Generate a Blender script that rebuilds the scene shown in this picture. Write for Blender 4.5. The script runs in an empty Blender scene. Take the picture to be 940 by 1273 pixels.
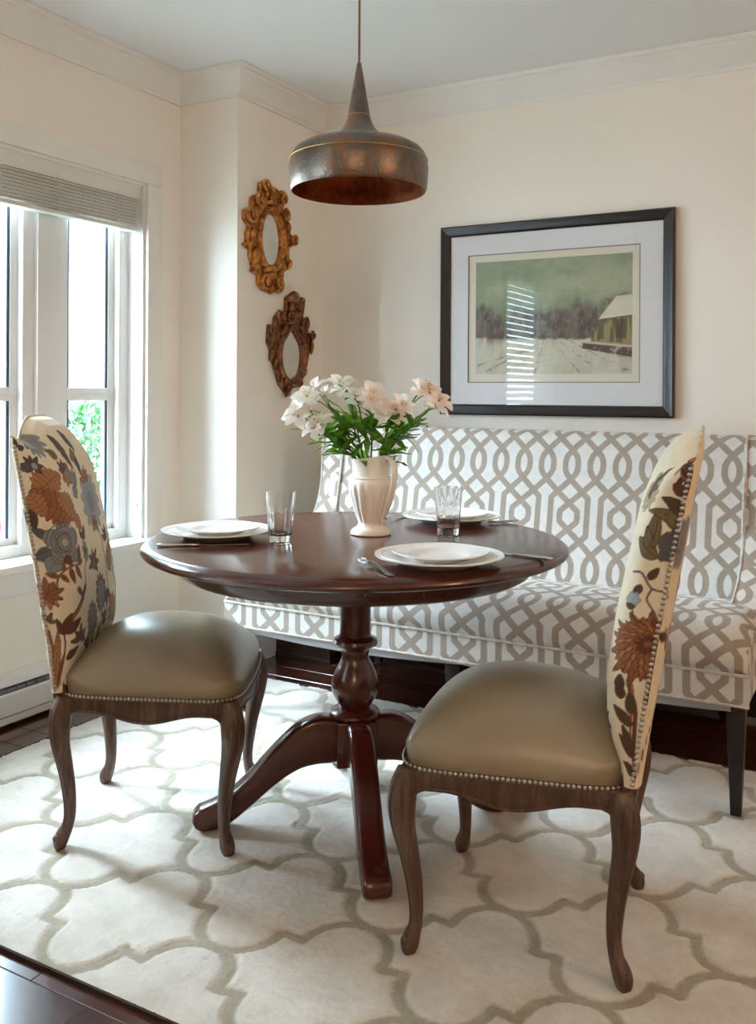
import bpy, bmesh, math, random
import numpy as np
from mathutils import Vector, Matrix
PI = math.pi
SC = bpy.context.scene
COL = SC.collection

# ------------------------------------------------------------------ camera
YAW, ROLL, FPX, CAMH = .5088, .0055, 1143.7, 1.18
cam = bpy.data.objects.new('camera', bpy.data.cameras.new('camera'))
COL.objects.link(cam)
_c, _s = math.cos(YAW), math.sin(YAW)
r0 = Vector((_c, _s, 0)); d0 = Vector((0, 0, -1)); f0 = Vector((-_s, _c, 0))
cr, sr = math.cos(ROLL), math.sin(ROLL)
right = r0*cr - d0*sr
down = r0*sr + d0*cr
m = Matrix((right, -down, -f0)).transposed().to_4x4()
m.translation = Vector((0, 0, CAMH))
cam.matrix_world = m
cam.data.sensor_fit = 'AUTO'
cam.data.sensor_width = 36.0
cam.data.lens = FPX/1273*36
cam.data.shift_y = -(636.5-487.7)/1273
cam.data.clip_start = .05
SC.camera = cam

# ------------------------------------------------------------------ sky, light, exposure
SC.view_settings.view_transform = 'Standard'
SC.view_settings.look = 'None'
SC.view_settings.gamma = 1.0
SC.view_settings.use_curve_mapping = False
SC.view_settings.exposure = 0.06
W = bpy.data.worlds.new('overcast_sky'); SC.world = W
W.use_nodes = True
wn = W.node_tree.nodes; wl = W.node_tree.links
bg = wn['Background']
bg.inputs['Color'].default_value = (.62, .84, 1.0, 1)
bg.inputs['Strength'].default_value = 35.0
try:
    SC.cycles.use_denoising = True
    SC.cycles.max_bounces = 10
    SC.cycles.diffuse_bounces = 6
    SC.cycles.transparent_max_bounces = 16
    SC.cycles.sample_clamp_indirect = 6.0
    SC.cycles.caustics_refractive = False
    SC.cycles.caustics_reflective = False
except Exception:
    pass

def area(name, loc, direction, sx, sy, power, color, portal=False):
    L = bpy.data.lights.new(name, 'AREA'); L.shape = 'RECTANGLE'; L.size = sx; L.size_y = sy
    L.energy = power; L.color = color
    if portal: L.cycles.is_portal = True
    o = bpy.data.objects.new(name, L); COL.objects.link(o)
    o.location = loc
    o.rotation_euler = Vector(direction).to_track_quat('-Z', 'Y').to_euler()
    return o
# daylight portals in the two window openings of the left wall
area('window_portal', (-2.99, 2.2, 1.3), (1, 0, 0), 1.6, 1.65, 1, (1, 1, 1), True)
area('window_portal', (-2.99, -.2, 1.3), (1, 0, 0), 1.6, 1.8, 1, (1, 1, 1), True)
# the bright part of the overcast sky: the sun behind thin cloud, very soft
SL = bpy.data.lights.new('veiled_sun', 'SUN'); SL.energy = 46.0; SL.angle = math.radians(50); SL.color = (.74, .89, 1.0)
so = bpy.data.objects.new('veiled_sun', SL); COL.objects.link(so)
so.rotation_euler = Vector((.75, .19, -.66)).to_track_quat('-Z', 'Y').to_euler()
# warm ceiling lamps of the room behind the camera
def globe(loc, power, color):
    L = bpy.data.lights.new('room_lamp_light', 'POINT'); L.energy = power; L.color = color; L.shadow_soft_size = .14
    o = bpy.data.objects.new('room_lamp_light', L); COL.objects.link(o); o.location = loc
globe((2.0, 1.5, 2.05), 36, (1.0, .62, .36))
globe((.6, -1.7, 2.15), 56, (1.0, .65, .40))

# ------------------------------------------------------------------ room numbers
CEIL = 2.554; XW = -2.762; XJ = -2.445; YR = 3.14; YB = 3.81; XE = 2.8; YF = -3.2
FZ = -.012          # floor boards; the rug's pile comes up to z = 0

# ------------------------------------------------------------------ colour and node helpers
def S(r, g, b):
    f = lambda c: (c/12.92 if c <= .04045 else ((c+.055)/1.055)**2.4)
    return tuple(f(x/255) for x in (r, g, b))
def c4(c): return (c[0], c[1], c[2], 1)

class E:
    """a value in a node tree, with arithmetic"""
    def __init__(s, nt, sock): s.nt = nt; s.k = sock
    def _op(s, op, a, b=None, c=None):
        n = s.nt.nodes.new('ShaderNodeMath'); n.operation = op
        for i, v in enumerate((a, b, c)):
            if v is None: continue
            if isinstance(v, E): s.nt.links.new(v.k, n.inputs[i])
            else: n.inputs[i].default_value = v
        return E(s.nt, n.outputs[0])
    def __add__(s, o): return s._op('ADD', s, o)
    def __sub__(s, o): return s._op('SUBTRACT', s, o)
    def __rsub__(s, o): return s._op('SUBTRACT', o, s)
    def __mul__(s, o): return s._op('MULTIPLY', s, o)
    def __truediv__(s, o): return s._op('DIVIDE', s, o)
    __radd__ = __add__; __rmul__ = __mul__
    def abs(s): return s._op('ABSOLUTE', s)
    def min(s, o): return s._op('MINIMUM', s, o)
    def max(s, o): return s._op('MAXIMUM', s, o)
    def sqrt(s): return s._op('SQRT', s)
    def fold(s, p): return s._op('PINGPONG', s, p)
    def clamp(s):
        r = s._op('ADD', s, 0.0); r.k.node.use_clamp = True; return r
    def step(s, lo, hi):
        n = s.nt.nodes.new('ShaderNodeMapRange'); s.nt.links.new(s.k, n.inputs[0])
        n.inputs[1].default_value = lo; n.inputs[2].default_value = hi
        return E(s.nt, n.outputs[0])

def newmat(name):
    m = bpy.data.materials.new(name); m.use_nodes = True
    nt = m.node_tree; b = nt.nodes['Principled BSDF']
    return m, nt, b
def node(nt, t, **kw):
    n = nt.nodes.new(t)
    for k, v in kw.items(): setattr(n, k, v)
    return n
def objcoord(nt, scale=(1, 1, 1), rot=(0, 0, 0), which='Object'):
    tc = node(nt, 'ShaderNodeTexCoord'); mp = node(nt, 'ShaderNodeMapping')
    mp.inputs['Scale'].default_value = scale; mp.inputs['Rotation'].default_value = rot
    nt.links.new(tc.outputs[which], mp.inputs[0]); return mp.outputs[0]
def noise(nt, vec, scale, detail=3, rough=.5, dist=0):
    n = node(nt, 'ShaderNodeTexNoise'); n.inputs['Scale'].default_value = scale
    n.inputs['Detail'].default_value = detail; n.inputs['Roughness'].default_value = rough
    n.inputs['Distortion'].default_value = dist
    if vec is not None: nt.links.new(vec, n.inputs['Vector'])
    return n.outputs['Fac']
def ramp(nt, fac, stops):
    r = node(nt, 'ShaderNodeValToRGB'); e = r.color_ramp.elements
    while len(e) > 1: e.remove(e[-1])
    e[0].position = stops[0][0]; e[0].color = c4(stops[0][1])
    for p, c in stops[1:]:
        q = e.new(p); q.color = c4(c)
    nt.links.new(fac, r.inputs[0]); return r.outputs[0]
def mixc(nt, fac, a, b, mode='MIX'):
    n = node(nt, 'ShaderNodeMix', data_type='RGBA', blend_type=mode)
    for sock, v in ((n.inputs[0], fac), (n.inputs[6], a), (n.inputs[7], b)):
        if isinstance(v, (tuple, list)): sock.default_value = c4(v)
        elif isinstance(v, (int, float)): sock.default_value = v
        elif isinstance(v, E): nt.links.new(v.k, sock)
        else: nt.links.new(v, sock)
    return n.outputs[2]
def bump(nt, b, h, strength=.2, dist=.01):
    n = node(nt, 'ShaderNodeBump'); n.inputs['Strength'].default_value = strength
    n.inputs['Distance'].default_value = dist
    nt.links.new(h.k if isinstance(h, E) else h, n.inputs['Height']); nt.links.new(n.outputs[0], b.inputs['Normal'])
def setp(b, **kw):
    names = dict(rough='Roughness', metal='Metallic', coat='Coat Weight', coatr='Coat Roughness', spec='Specular IOR Level',
                 sheen='Sheen Weight', trans='Transmission Weight', ior='IOR', sub='Subsurface Weight')
    for k, v in kw.items():
        b.inputs[names[k]].default_value = v

def plain(name, col, rough=.5, var=.06, vscale=6, bstr=0, bscale=200, **kw):
    m, nt, b = newmat(name); setp(b, rough=rough, **kw)
    v = objcoord(nt)
    n = noise(nt, v, vscale, 3)
    lo = tuple(x*(1-var) for x in col); hi = tuple(min(1, x*(1+var)) for x in col)
    nt.links.new(ramp(nt, n, [(.3, lo), (.7, hi)]), b.inputs['Base Color'])
    if bstr: bump(nt, b, noise(nt, v, bscale, 2), bstr, .002)
    return m
def wood(name, dark, mid, light, axis_scale=(3, 30, 30), rough=.3, bstr=.08, **kw):
    m, nt, b = newmat(name); setp(b, rough=rough, **kw)
    v = objcoord(nt, axis_scale)
    g = noise(nt, v, 1.6, 6, .62, .9)
    g2 = noise(nt, objcoord(nt, tuple(x*4 for x in axis_scale)), 2.0, 3, .6, .2)
    f = E(nt, g)*.7 + E(nt, g2)*.3
    nt.links.new(ramp(nt, f.k, [(.32, dark), (.5, mid), (.68, light)]), b.inputs['Base Color'])
    if bstr: bump(nt, b, f, bstr, .002)
    return m

M = {}
M['wall'] = plain('wall_paint', S(238, 233, 224), .75, .015, 2, .04, 300)
M['ceiling'] = plain('ceiling_paint', S(240, 241, 240), .85, .01, 2, .03, 300)
M['trim'] = plain('white_trim_paint', S(232, 231, 226), .38, .012, 3)
M['vinyl'] = plain('white_window_vinyl', S(236, 237, 236), .33, .01, 3)
M['gasket'] = plain('grey_gasket', S(70, 84, 104), .6, .05)
M['heater'] = plain('heater_enamel', S(228, 228, 228), .4, .01)
M['heater_dark'] = plain('heater_louvre', S(120, 122, 126), .5, .1, 60)
M['slat'] = plain('blind_slat_white', S(218, 216, 208), .5, .02)
M['cord'] = plain('white_cord', S(235, 235, 230), .7, .02)

def mat_floor():
    m, nt, b = newmat('floor_planks'); setp(b, rough=.22, coat=.85, coatr=.10)
    oi = node(nt, 'ShaderNodeObjectInfo')
    v = objcoord(nt, (1.2, 16, 1))
    ad = node(nt, 'ShaderNodeVectorMath', operation='ADD'); nt.links.new(v, ad.inputs[0])
    cm = node(nt, 'ShaderNodeCombineXYZ'); r = E(nt, oi.outputs['Random'])*40.0
    nt.links.new(r.k, cm.inputs[0]); nt.links.new(r.k, cm.inputs[1]); nt.links.new(cm.outputs[0], ad.inputs[1])
    g = noise(nt, ad.outputs[0], 1.8, 6, .6, .8)
    base = ramp(nt, g, [(.3, S(38, 18, 12)), (.5, S(68, 34, 21)), (.72, S(96, 52, 32))])
    tint = ramp(nt, oi.outputs['Random'], [(0, S(205, 190, 185)), (1, S(255, 250, 245))])
    nt.links.new(mixc(nt, 1.0, base, tint, 'MULTIPLY'), b.inputs['Base Color'])
    bump(nt, b, g, .05, .002)
    return m
M['floor'] = mat_floor()
M['floor_base'] = plain('floor_base', S(40, 22, 15), .5)
M['mahogany'] = wood('mahogany', S(62, 21, 13), S(70, 25, 16), S(79, 30, 19), (1.2, 9, 9), .24, .01, coat=.35, coatr=.12)
M['limed_oak'] = wood('limed_oak', S(46, 29, 21), S(76, 53, 41), S(112, 89, 72), (26, 26, 3.5), .42, .12)
M['espresso'] = wood('espresso_wood', S(12, 9, 8), S(20, 15, 13), S(30, 22, 19), (20, 20, 3), .35, .03)
M['dark_box'] = wood('dark_box_wood', S(34, 20, 15), S(58, 36, 28), S(80, 54, 42), (3, 24, 24), .5, .05)
M['frame'] = wood('picture_frame_wood', S(14, 9, 8), S(26, 17, 15), S(40, 27, 23), (6, 20, 20), .3, .02)

def mat_leather():
    m, nt, b = newmat('taupe_leather'); setp(b, rough=.31, spec=.6)
    v = objcoord(nt)
    nt.links.new(ramp(nt, noise(nt, v, 5, 4), [(.3, S(132, 118, 96)), (.7, S(146, 132, 109))]), b.inputs['Base Color'])
    vo = node(nt, 'ShaderNodeTexVoronoi'); vo.inputs['Scale'].default_value = 420; nt.links.new(v, vo.inputs['Vector'])
    h = E(nt, vo.outputs['Distance'])*.5 + E(nt, noise(nt, v, 24, 3))*1.2
    bump(nt, b, h, .10, .003)
    return m
M['leather'] = mat_leather()
M['nail'] = plain('pewter_nail', S(176, 170, 162), .3, .1, 300, metal=1.0)
M['tan_welt'] = plain('tan_welt', S(204, 186, 158), .85, .2, 60)
M['gimp'] = plain('dark_gimp', S(92, 82, 72), .8, .1, 100)

def mat_attr(name, rough=.85, bscale=900, bstr=.25, sheen=.1, attr='col'):
    m, nt, b = newmat(name); setp(b, rough=rough, sheen=sheen)
    a = node(nt, 'ShaderNodeAttribute'); a.attribute_name = attr
    v = objcoord(nt)
    n = noise(nt, v, 60, 2)
    nt.links.new(mixc(nt, 1.0, a.outputs['Color'], ramp(nt, n, [(.3, (.94, .94, .94)), (.7, (1, 1, 1))]), 'MULTIPLY'), b.inputs['Base Color'])
    bump(nt, b, noise(nt, v, bscale, 2), bstr, .0015)
    return m
M['floral'] = mat_attr('floral_fabric')
M['print'] = mat_attr('painted_print', .7, 300, .05, 0)

def mat_rug():
    m, nt, b = newmat('rug_pile'); setp(b, rough=.95, sheen=.25, spec=.2)
    a = node(nt, 'ShaderNodeAttribute'); a.attribute_name = 'line'
    v = objcoord(nt)
    n1 = noise(nt, v, 7, 4, .6); n2 = noise(nt, v, 260, 2); n3 = noise(nt, v, 30, 4, .6, .6)
    f = E(nt, n1)*.55 + E(nt, n3)*.25 + E(nt, n2)*.2
    cream = ramp(nt, f.k, [(.34, S(184, 180, 170)), (.62, S(212, 208, 199))])
    line = ramp(nt, f.k, [(.34, S(138, 131, 113)), (.62, S(164, 157, 139))])
    nt.links.new(mixc(nt, a.outputs['Fac'], cream, line), b.inputs['Base Color'])
    bump(nt, b, E(nt, n2)*.6 + E(nt, n3)*.7, .35, .006)
    return m
M['rug'] = mat_rug()
M['rug_binding'] = plain('rug_binding', S(44, 34, 28), .95, .2, 200, .4, 300)

UNIT = .0945
def mat_trellis():
    m, nt, b = newmat('trellis_fabric'); setp(b, rough=.82, sheen=.15)
    uvn = node(nt, 'ShaderNodeUVMap'); uvn.uv_map = 'UVMap'
    sp = node(nt, 'ShaderNodeSeparateXYZ'); nt.links.new(uvn.outputs[0], sp.inputs[0])
    x = E(nt, sp.outputs[0]).fold(1.0); y = E(nt, sp.outputs[1]).fold(2.05)
    segs = []
    def arc(pts): segs.extend(zip(pts[:-1], pts[1:]))
    arc([(.26, 0), (.245, .2), (.17, .38), (0, .59), (.5, 1.08), (.74, 1.32), (.74, 2.05)])
    arc([(.74, 0), (.755, .2), (.83, .38), (1, .59), (.5, 1.08), (0, 1.53), (.34, 1.84), (.36, 2.05)])
    d = None
    for (ax, ay), (bx, by) in segs:
        ex, ey = bx-ax, by-ay; L2 = ex*ex+ey*ey
        px, py = x-ax, y-ay
        t = ((px*ex+py*ey)/L2).clamp()
        qx, qy = px-t*ex, py-t*ey
        dd = qx*qx+qy*qy
        d = dd if d is None else d.min(dd)
    d = d.sqrt()
    fac = d.step(.130, .104)
    v = objcoord(nt)
    tw = noise(nt, objcoord(nt, (900, 900, 250)), 1, 1)
    n = noise(nt, v, 30, 3)
    ground = ramp(nt, n, [(.3, S(199, 197, 193)), (.7, S(209, 207, 203))])
    strand = ramp(nt, (E(nt, tw)*.5+E(nt, n)*.5).k, [(.3, S(138, 126, 114)), (.7, S(158, 146, 134))])
    nt.links.new(mixc(nt, fac, ground, strand), b.inputs['Base Color'])
    bump(nt, b, E(nt, noise(nt, v, 700, 2))*.5+fac*.4, .15, .0015)
    return m
M['trellis'] = mat_trellis()
M['shade_sheet'] = plain('shade_sheet_black', S(18, 15, 14), .95, .1)  # black of the added sheet that stands in for shade under the banquette
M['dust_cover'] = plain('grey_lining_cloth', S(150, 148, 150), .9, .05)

def mat_lamp(name, inner):
    m, nt, b = newmat(name); setp(b, metal=.9, rough=.36)
    v = objcoord(nt)
    n = noise(nt, v, 7, 5, .65, .5); n2 = noise(nt, v, 60, 3, .6)
    f = E(nt, n)*.75+E(nt, n2)*.25
    if inner:
        c = ramp(nt, f.k, [(.3, S(84, 42, 24)), (.5, S(160, 88, 52)), (.7, S(206, 138, 86))])
        setp(b, rough=.42)
    else:
        c = ramp(nt, f.k, [(.33, S(78, 72, 68)), (.48, S(112, 102, 94)), (.58, S(136, 98, 76)), (.74, S(160, 100, 66))])
    nt.links.new(c, b.inputs['Base Color'])
    vo = node(nt, 'ShaderNodeTexVoronoi'); vo.inputs['Scale'].default_value = 130; nt.links.new(v, vo.inputs['Vector'])
    bump(nt, b, E(nt, vo.outputs['Distance'])*.6+f, .22, .004)
    return m
M['lamp_out'] = mat_lamp('hammered_iron', False); M['lamp_in'] = mat_lamp('copper_inside', True)
M['brass'] = plain('brass_line', S(200, 160, 92), .35, .15, 90, metal=1.0)
M['lamp_cord'] = plain('brown_cord', S(120, 92, 66), .7, .1, 90)
M['bulb'] = plain('frosted_bulb', S(225, 220, 210), .3, .01)

def mat_gilt(name, lo, mid, hi):
    m, nt, b = newmat(name); setp(b, metal=.55, rough=.38)
    geo = node(nt, 'ShaderNodeNewGeometry')
    f = E(nt, noise(nt, objcoord(nt), 45, 4, .6))*.7+E(nt, geo.outputs['Pointiness'])*.3
    nt.links.new(ramp(nt, f.k, [(.36, lo), (.5, mid), (.64, hi)]), b.inputs['Base Color'])
    bump(nt, b, noise(nt, objcoord(nt), 120, 3), .2, .002)
    return m
M['gilt'] = mat_gilt('gilded_wood', S(96, 52, 22), S(164, 100, 44), S(206, 146, 72))
M['old_gilt'] = mat_gilt('worn_gilded_wood', S(62, 36, 28), S(112, 70, 46), S(160, 108, 66))
M['mirror'] = plain('mirror_glass', S(225, 228, 226), .03, .0, metal=1.0)
M['mat_board'] = plain('white_mat_board', S(226, 226, 228), .8, .01)
M['mat_bevel'] = plain('mat_bevel', S(128, 122, 114), .8, .01)
M['paper'] = plain('cream_paper', S(222, 216, 200), .85, .02)
M['ceramic'] = plain('white_ceramic', S(250, 249, 246), .16, .01, spec=.6)
M['cream_ceramic'] = plain('cream_ceramic', S(247, 242, 234), .25, .01, spec=.55)
M['steel'] = plain('polished_steel', S(200, 200, 200), .16, .05, 40, metal=1.0)

def mat_glass():
    m, nt, b = newmat('clear_glass'); setp(b, rough=.02, trans=1.0, ior=1.47)
    v = objcoord(nt)
    nt.links.new(ramp(nt, noise(nt, v, 20, 2), [(.3, (.99, 1, 1)), (.7, (1, 1, 1))]), b.inputs['Base Color'])
    return m
M['glass'] = mat_glass()
def mat_pane():
    m = bpy.data.materials.new('window_glass'); m.use_nodes = True; nt = m.node_tree
    for n in list(nt.nodes): nt.nodes.remove(n)
    out = node(nt, 'ShaderNodeOutputMaterial'); mx = node(nt, 'ShaderNodeMixShader')
    tr = node(nt, 'ShaderNodeBsdfTransparent'); gl = node(nt, 'ShaderNodeBsdfGlossy'); gl.inputs['Roughness'].default_value = .01
    fr = node(nt, 'ShaderNodeFresnel'); fr.inputs['IOR'].default_value = 1.45
    geo = node(nt, 'ShaderNodeNewGeometry')
    fac = E(nt, fr.outputs[0])*(1.0-E(nt, geo.outputs['Backfacing']))*1.8      # both faces of a thin sheet
    nt.links.new(fac.k, mx.inputs[0]); nt.links.new(tr.outputs[0], mx.inputs[1]); nt.links.new(gl.outputs[0], mx.inputs[2])
    nt.links.new(mx.outputs[0], out.inputs[0])
    return m
M['pane'] = mat_pane()
def leafmat(name, a, b_, rough=.4, trans=.35):
    m, nt, b = newmat(name); setp(b, rough=rough)
    oi = node(nt, 'ShaderNodeObjectInfo')
    f = E(nt, noise(nt, objcoord(nt), 30, 3))*.6+E(nt, oi.outputs['Random'])*.4
    col = ramp(nt, f.k, [(.25, a), (.75, b_)]); nt.links.new(col, b.inputs['Base Color'])
    tl = node(nt, 'ShaderNodeBsdfTranslucent'); nt.links.new(col, tl.inputs[0])
    mx = node(nt, 'ShaderNodeMixShader'); mx.inputs[0].default_value = trans
    nt.links.new(b.outputs[0], mx.inputs[1]); nt.links.new(tl.outputs[0], mx.inputs[2])
    nt.links.new(mx.outputs[0], nt.nodes['Material Output'].inputs[0])
    return m
M['leaf'] = leafmat('flower_leaf', S(58, 104, 24), S(122, 174, 52))
M['stem'] = leafmat('flower_stem', S(58, 98, 40), S(90, 130, 60))
M['petal_white'] = leafmat('white_petal', S(240, 236, 226), S(250, 248, 242), .5)
M['petal_pink'] = leafmat('blush_petal', S(252, 238, 229), S(255, 247, 241), .5)
M['stamen'] = plain('stamen', S(190, 160, 90), .6)
M['shrub'] = leafmat('shrub_leaf', S(16, 52, 16), S(58, 104, 40))
M['shrub2'] = leafmat('pale_shrub_leaf', S(46, 84, 30), S(104, 132, 56))
M['bark'] = plain('bark', S(92, 76, 66), .9, .2, 20)
M['pink_bloom'] = leafmat('pink_bloom', S(150, 36, 80), S(196, 88, 126))
M['grass'] = plain('pale_paving', S(176, 176, 168), .9, .1, 8)
M['house'] = plain('pale_siding', S(226, 224, 218), .8, .03)
M['roof'] = plain('blue_grey_shingle', S(110, 136, 160), .8, .1, 10)
M['house_glass'] = plain('house_window_glass', S(34, 52, 72), .6, .05)

# ------------------------------------------------------------------ mesh helpers
class MB:
    def __init__(s): s.v = []; s.f = []; s.uv = None
    def add(s, V, F, mat=None):
        o = len(s.v)
        if mat is not None: V = [mat @ Vector(p) for p in V]
        s.v.extend([tuple(p) for p in V]); s.f.extend([tuple(i+o for i in f) for f in F]); return s
    def box(s, x0, x1, y0, y1, z0, z1, mat=None):
        V = [(x0, y0, z0), (x1, y0, z0), (x1, y1, z0), (x0, y1, z0), (x0, y0, z1), (x1, y0, z1), (x1, y1, z1), (x0, y1, z1)]
        return s.add(V, [(0, 3, 2, 1), (4, 5, 6, 7), (0, 1, 5, 4), (1, 2, 6, 5), (2, 3, 7, 6), (3, 0, 4, 7)], mat)
    def lathe(s, prof, n=32, mat=None, mod=None, caps=True):
        V = []; F = []; k = len(prof)
        for i in range(n):
            a = 2*PI*i/n
            for j, (r, z) in enumerate(prof):
                q = r if mod is None else mod(r, z, a, j)
                V.append((q*math.cos(a), q*math.sin(a), z))
        for i in range(n):
            for j in range(k-1):
                a = i*k+j; b = ((i+1) % n)*k+j
                F.append((a, b, b+1, a+1))
        if caps and prof[0][0] > 1e-6: F.append(tuple(i*k for i in range(n))[::-1])
        if caps and prof[-1][0] > 1e-6: F.append(tuple(i*k+k-1 for i in range(n)))
        return s.add(V, F, mat)
    def tube(s, pts, rad, n=8, mat=None, cap=True, squash=(1, 1), exp=2.0, up=None, twist=0):
        pts = [Vector(p) for p in pts]; k = len(pts)
        if not hasattr(rad, '__len__'): rad = [rad]*k
        T = []
        for i in range(k):
            t = pts[min(i+1, k-1)]-pts[max(i-1, 0)]
            T.append(t.normalized() if t.length > 1e-9 else Vector((0, 0, 1)))
        if up is None:
            up = Vector((1, 0, 0)) if abs(T[0].x) < .9 else Vector((0, 1, 0))
        u = Vector(up); V = []
        for i in range(k):
            u = (u-T[i]*u.dot(T[i])).normalized(); w = T[i].cross(u)
            for j in range(n):
                a = 2*PI*j/n+twist
                ca, sa = math.cos(a), math.sin(a)
                ca = math.copysign(abs(ca)**(2/exp), ca); sa = math.copysign(abs(sa)**(2/exp), sa)
                r = rad[i] if not isinstance(rad[i], (tuple, list)) else None
                ra, rb = (r*squash[0], r*squash[1]) if r is not None else rad[i]
                V.append(pts[i]+u*(ca*ra)+w*(sa*rb))
        F = []
        for i in range(k-1):
            for j in range(n):
                a = i*n+j; b = i*n+(j+1) % n
                F.append((a, b, b+n, a+n))
        if cap:
            F.append(tuple(range(n))[::-1]); F.append(tuple(range((k-1)*n, k*n)))
        return s.add(V, F, mat)
    def prism(s, poly, axis, a0, a1, mat=None):
        """poly in the plane across axis; 'x': (y,z), 'y': (x,z), 'z': (x,y)"""
        def P(p, a): return {'x': (a, p[0], p[1]), 'y': (p[0], a, p[1]), 'z': (p[0], p[1], a)}[axis]
        n = len(poly); V = [P(p, a0) for p in poly]+[P(p, a1) for p in poly]
        F = [tuple(range(n)), tuple(range(n, 2*n))[::-1]]
        for i in range(n): F.append((i, i+n, (i+1) % n+n, (i+1) % n))
        return s.add(V, F, mat)
    def grid(s, fn, us, vs, mat=None, flip=False):
        V = [fn(u, v) for u in us for v in vs]; nv = len(vs); F = []
        for i in range(len(us)-1):
            for j in range(nv-1):
                a = i*nv+j
                q = (a, a+nv, a+nv+1, a+1)
                F.append(q[::-1] if flip else q)
        return s.add(V, F, mat)
    def ball(s, c, r, nu=8, nv=5, sx=1, sy=1, sz=1):
        prof = [(r*math.sin(PI*j/nv), -r*math.cos(PI*j/nv)) for j in range(nv+1)]
        prof[0] = (0, -r); prof[-1] = (0, r)
        return s.lathe(prof, nu, Matrix.Translation(c) @ Matrix.Diagonal((sx, sy, sz, 1)))
    def mesh(s, name, mat, smooth=35, bevel=0, segs=2, weld=False):
        me = bpy.data.meshes.new(name)
        me.from_pydata(s.v, [], s.f)
        bm = bmesh.new(); bm.from_mesh(me)
        if weld: bmesh.ops.remove_doubles(bm, verts=bm.verts, dist=1e-5)
        if bevel:
            es = [e for e in bm.edges if len(e.link_faces) == 2 and e.calc_face_angle(0) > .6]
            bmesh.ops.bevel(bm, geom=es, offset=bevel, segments=segs, affect='EDGES', profile=.5)
        bmesh.ops.recalc_face_normals(bm, faces=bm.faces)
        bm.to_mesh(me); bm.free()
        me.materials.append(mat)
        finish(me, smooth)
        return me
    def build(s, name, mat, parent=None, smooth=35, bevel=0, segs=2, weld=False, loc=None, rot=None):
        return link(name, s.mesh(name, mat, smooth, bevel, segs, weld), parent, loc, rot)
def finish(me, smooth=35):
    if smooth:
        me.polygons.foreach_set('use_smooth', [True]*len(me.polygons))
        if smooth < 180: me.set_sharp_from_angle(angle=math.radians(smooth))
    me.update()
def link(name, me, parent=None, loc=None, rot=None, scale=None):
    o = bpy.data.objects.new(name, me); COL.objects.link(o)
    if parent is not None: o.parent = parent
    if loc is not None: o.location = loc
    if rot is not None: o.rotation_euler = rot
    if scale is not None: o.scale = scale
    return o
def tag(o, label, cat, group=None, kind=None):
    o['label'] = label; o['category'] = cat
    if group: o['group'] = group
    if kind: o['kind'] = kind
    return o
def thing(name, label, cat, loc=(0, 0, 0), rz=0, group=None):
    o = bpy.data.objects.new(name, None); COL.objects.link(o); o.empty_display_size = .05
    o.location = loc; o.rotation_euler = (0, 0, rz)
    return tag(o, label, cat, group)
def structure(o):
    o['kind'] = 'structure'; return o
def empty(name, loc=(0, 0, 0)):
    o = bpy.data.objects.new(name, None); COL.objects.link(o); o.location = loc; o.empty_display_size = .05; return o
def copy_tree(o, parent=None):
    c = o.copy(); COL.objects.link(c)
    if parent is not None: c.parent = parent
    for ch in list(o.children): copy_tree(ch, c)
    return c
def lerp_prof(pts, t):
    """piecewise-linear (smoothed) lookup"""
    xs = [p[0] for p in pts]; ys = [p[1] for p in pts]
    return float(np.interp(t, xs, ys))
def smooth_path(pts, n=24):
    """Catmull-Rom through the points"""
    P = [Vector(p) for p in pts]; P = [P[0]*2-P[1]]+P+[P[-1]*2-P[-2]]
    out = []; k = len(P)-3
    for i in range(n+1):
        t = i/n*k; j = min(int(t), k-1); t -= j
        a, b, c, d = P[j:j+4]
        out.append(.5*((2*b)+(c-a)*t+(2*a-5*b+4*c-d)*t*t+(3*b-a-3*c+d)*t**3))
    return out
def smooth_vals(v, n): return [p[0] for p in smooth_path([(x, 0, 0) for x in v], n)]

# ------------------------------------------------------------------ room shell
def wall_box(name, x0, x1, y0, y1, z0=FZ-.02, z1=CEIL+.02, holes=None):
    mb = MB()
    if not holes: mb.box(x0, x1, y0, y1, z0, z1)
    else:                       # holes along y: (ya, yb, za, zb), sorted
        y = y0
        for ya, yb, za, zb in holes:
            mb.box(x0, x1, y, ya, z0, z1); mb.box(x0, x1, ya, yb, z0, za); mb.box(x0, x1, ya, yb, zb, z1); y = yb
        mb.box(x0, x1, y, y1, z0, z1)
    return structure(mb.build(name, M['wall'], smooth=0))
WIN1 = (1.53, 2.92, .555, 2.057); WIN2 = (-.712, .50, .86, 2.22)
wall_box('wall_left', XW-.18, XW, YF, YR+.02, holes=[WIN2, WIN1])
wall_box('wall_return', XW-.18, XJ, YR, YR+.14)
wall_box('wall_side', XJ-.14, XJ, YR+.14, YB+.14)
wall_box('wall_back', XJ, XE+.14, YB, YB+.14)
wall_box('wall_right', XE, XE+.14, YF, YB)
wall_box('wall_front', XW, XE, YF-.14, YF)
structure(MB().box(XW-.3, XE+.3, YF-.3, YB+.3, CEIL, CEIL+.1).build('ceiling', M['ceiling'], smooth=0))
floor = structure(MB().box(XW-.2, XE+.2, YF-.2, YB+.2, FZ-.10, FZ-.014).build('floor', M['floor_base'], smooth=0))
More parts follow.
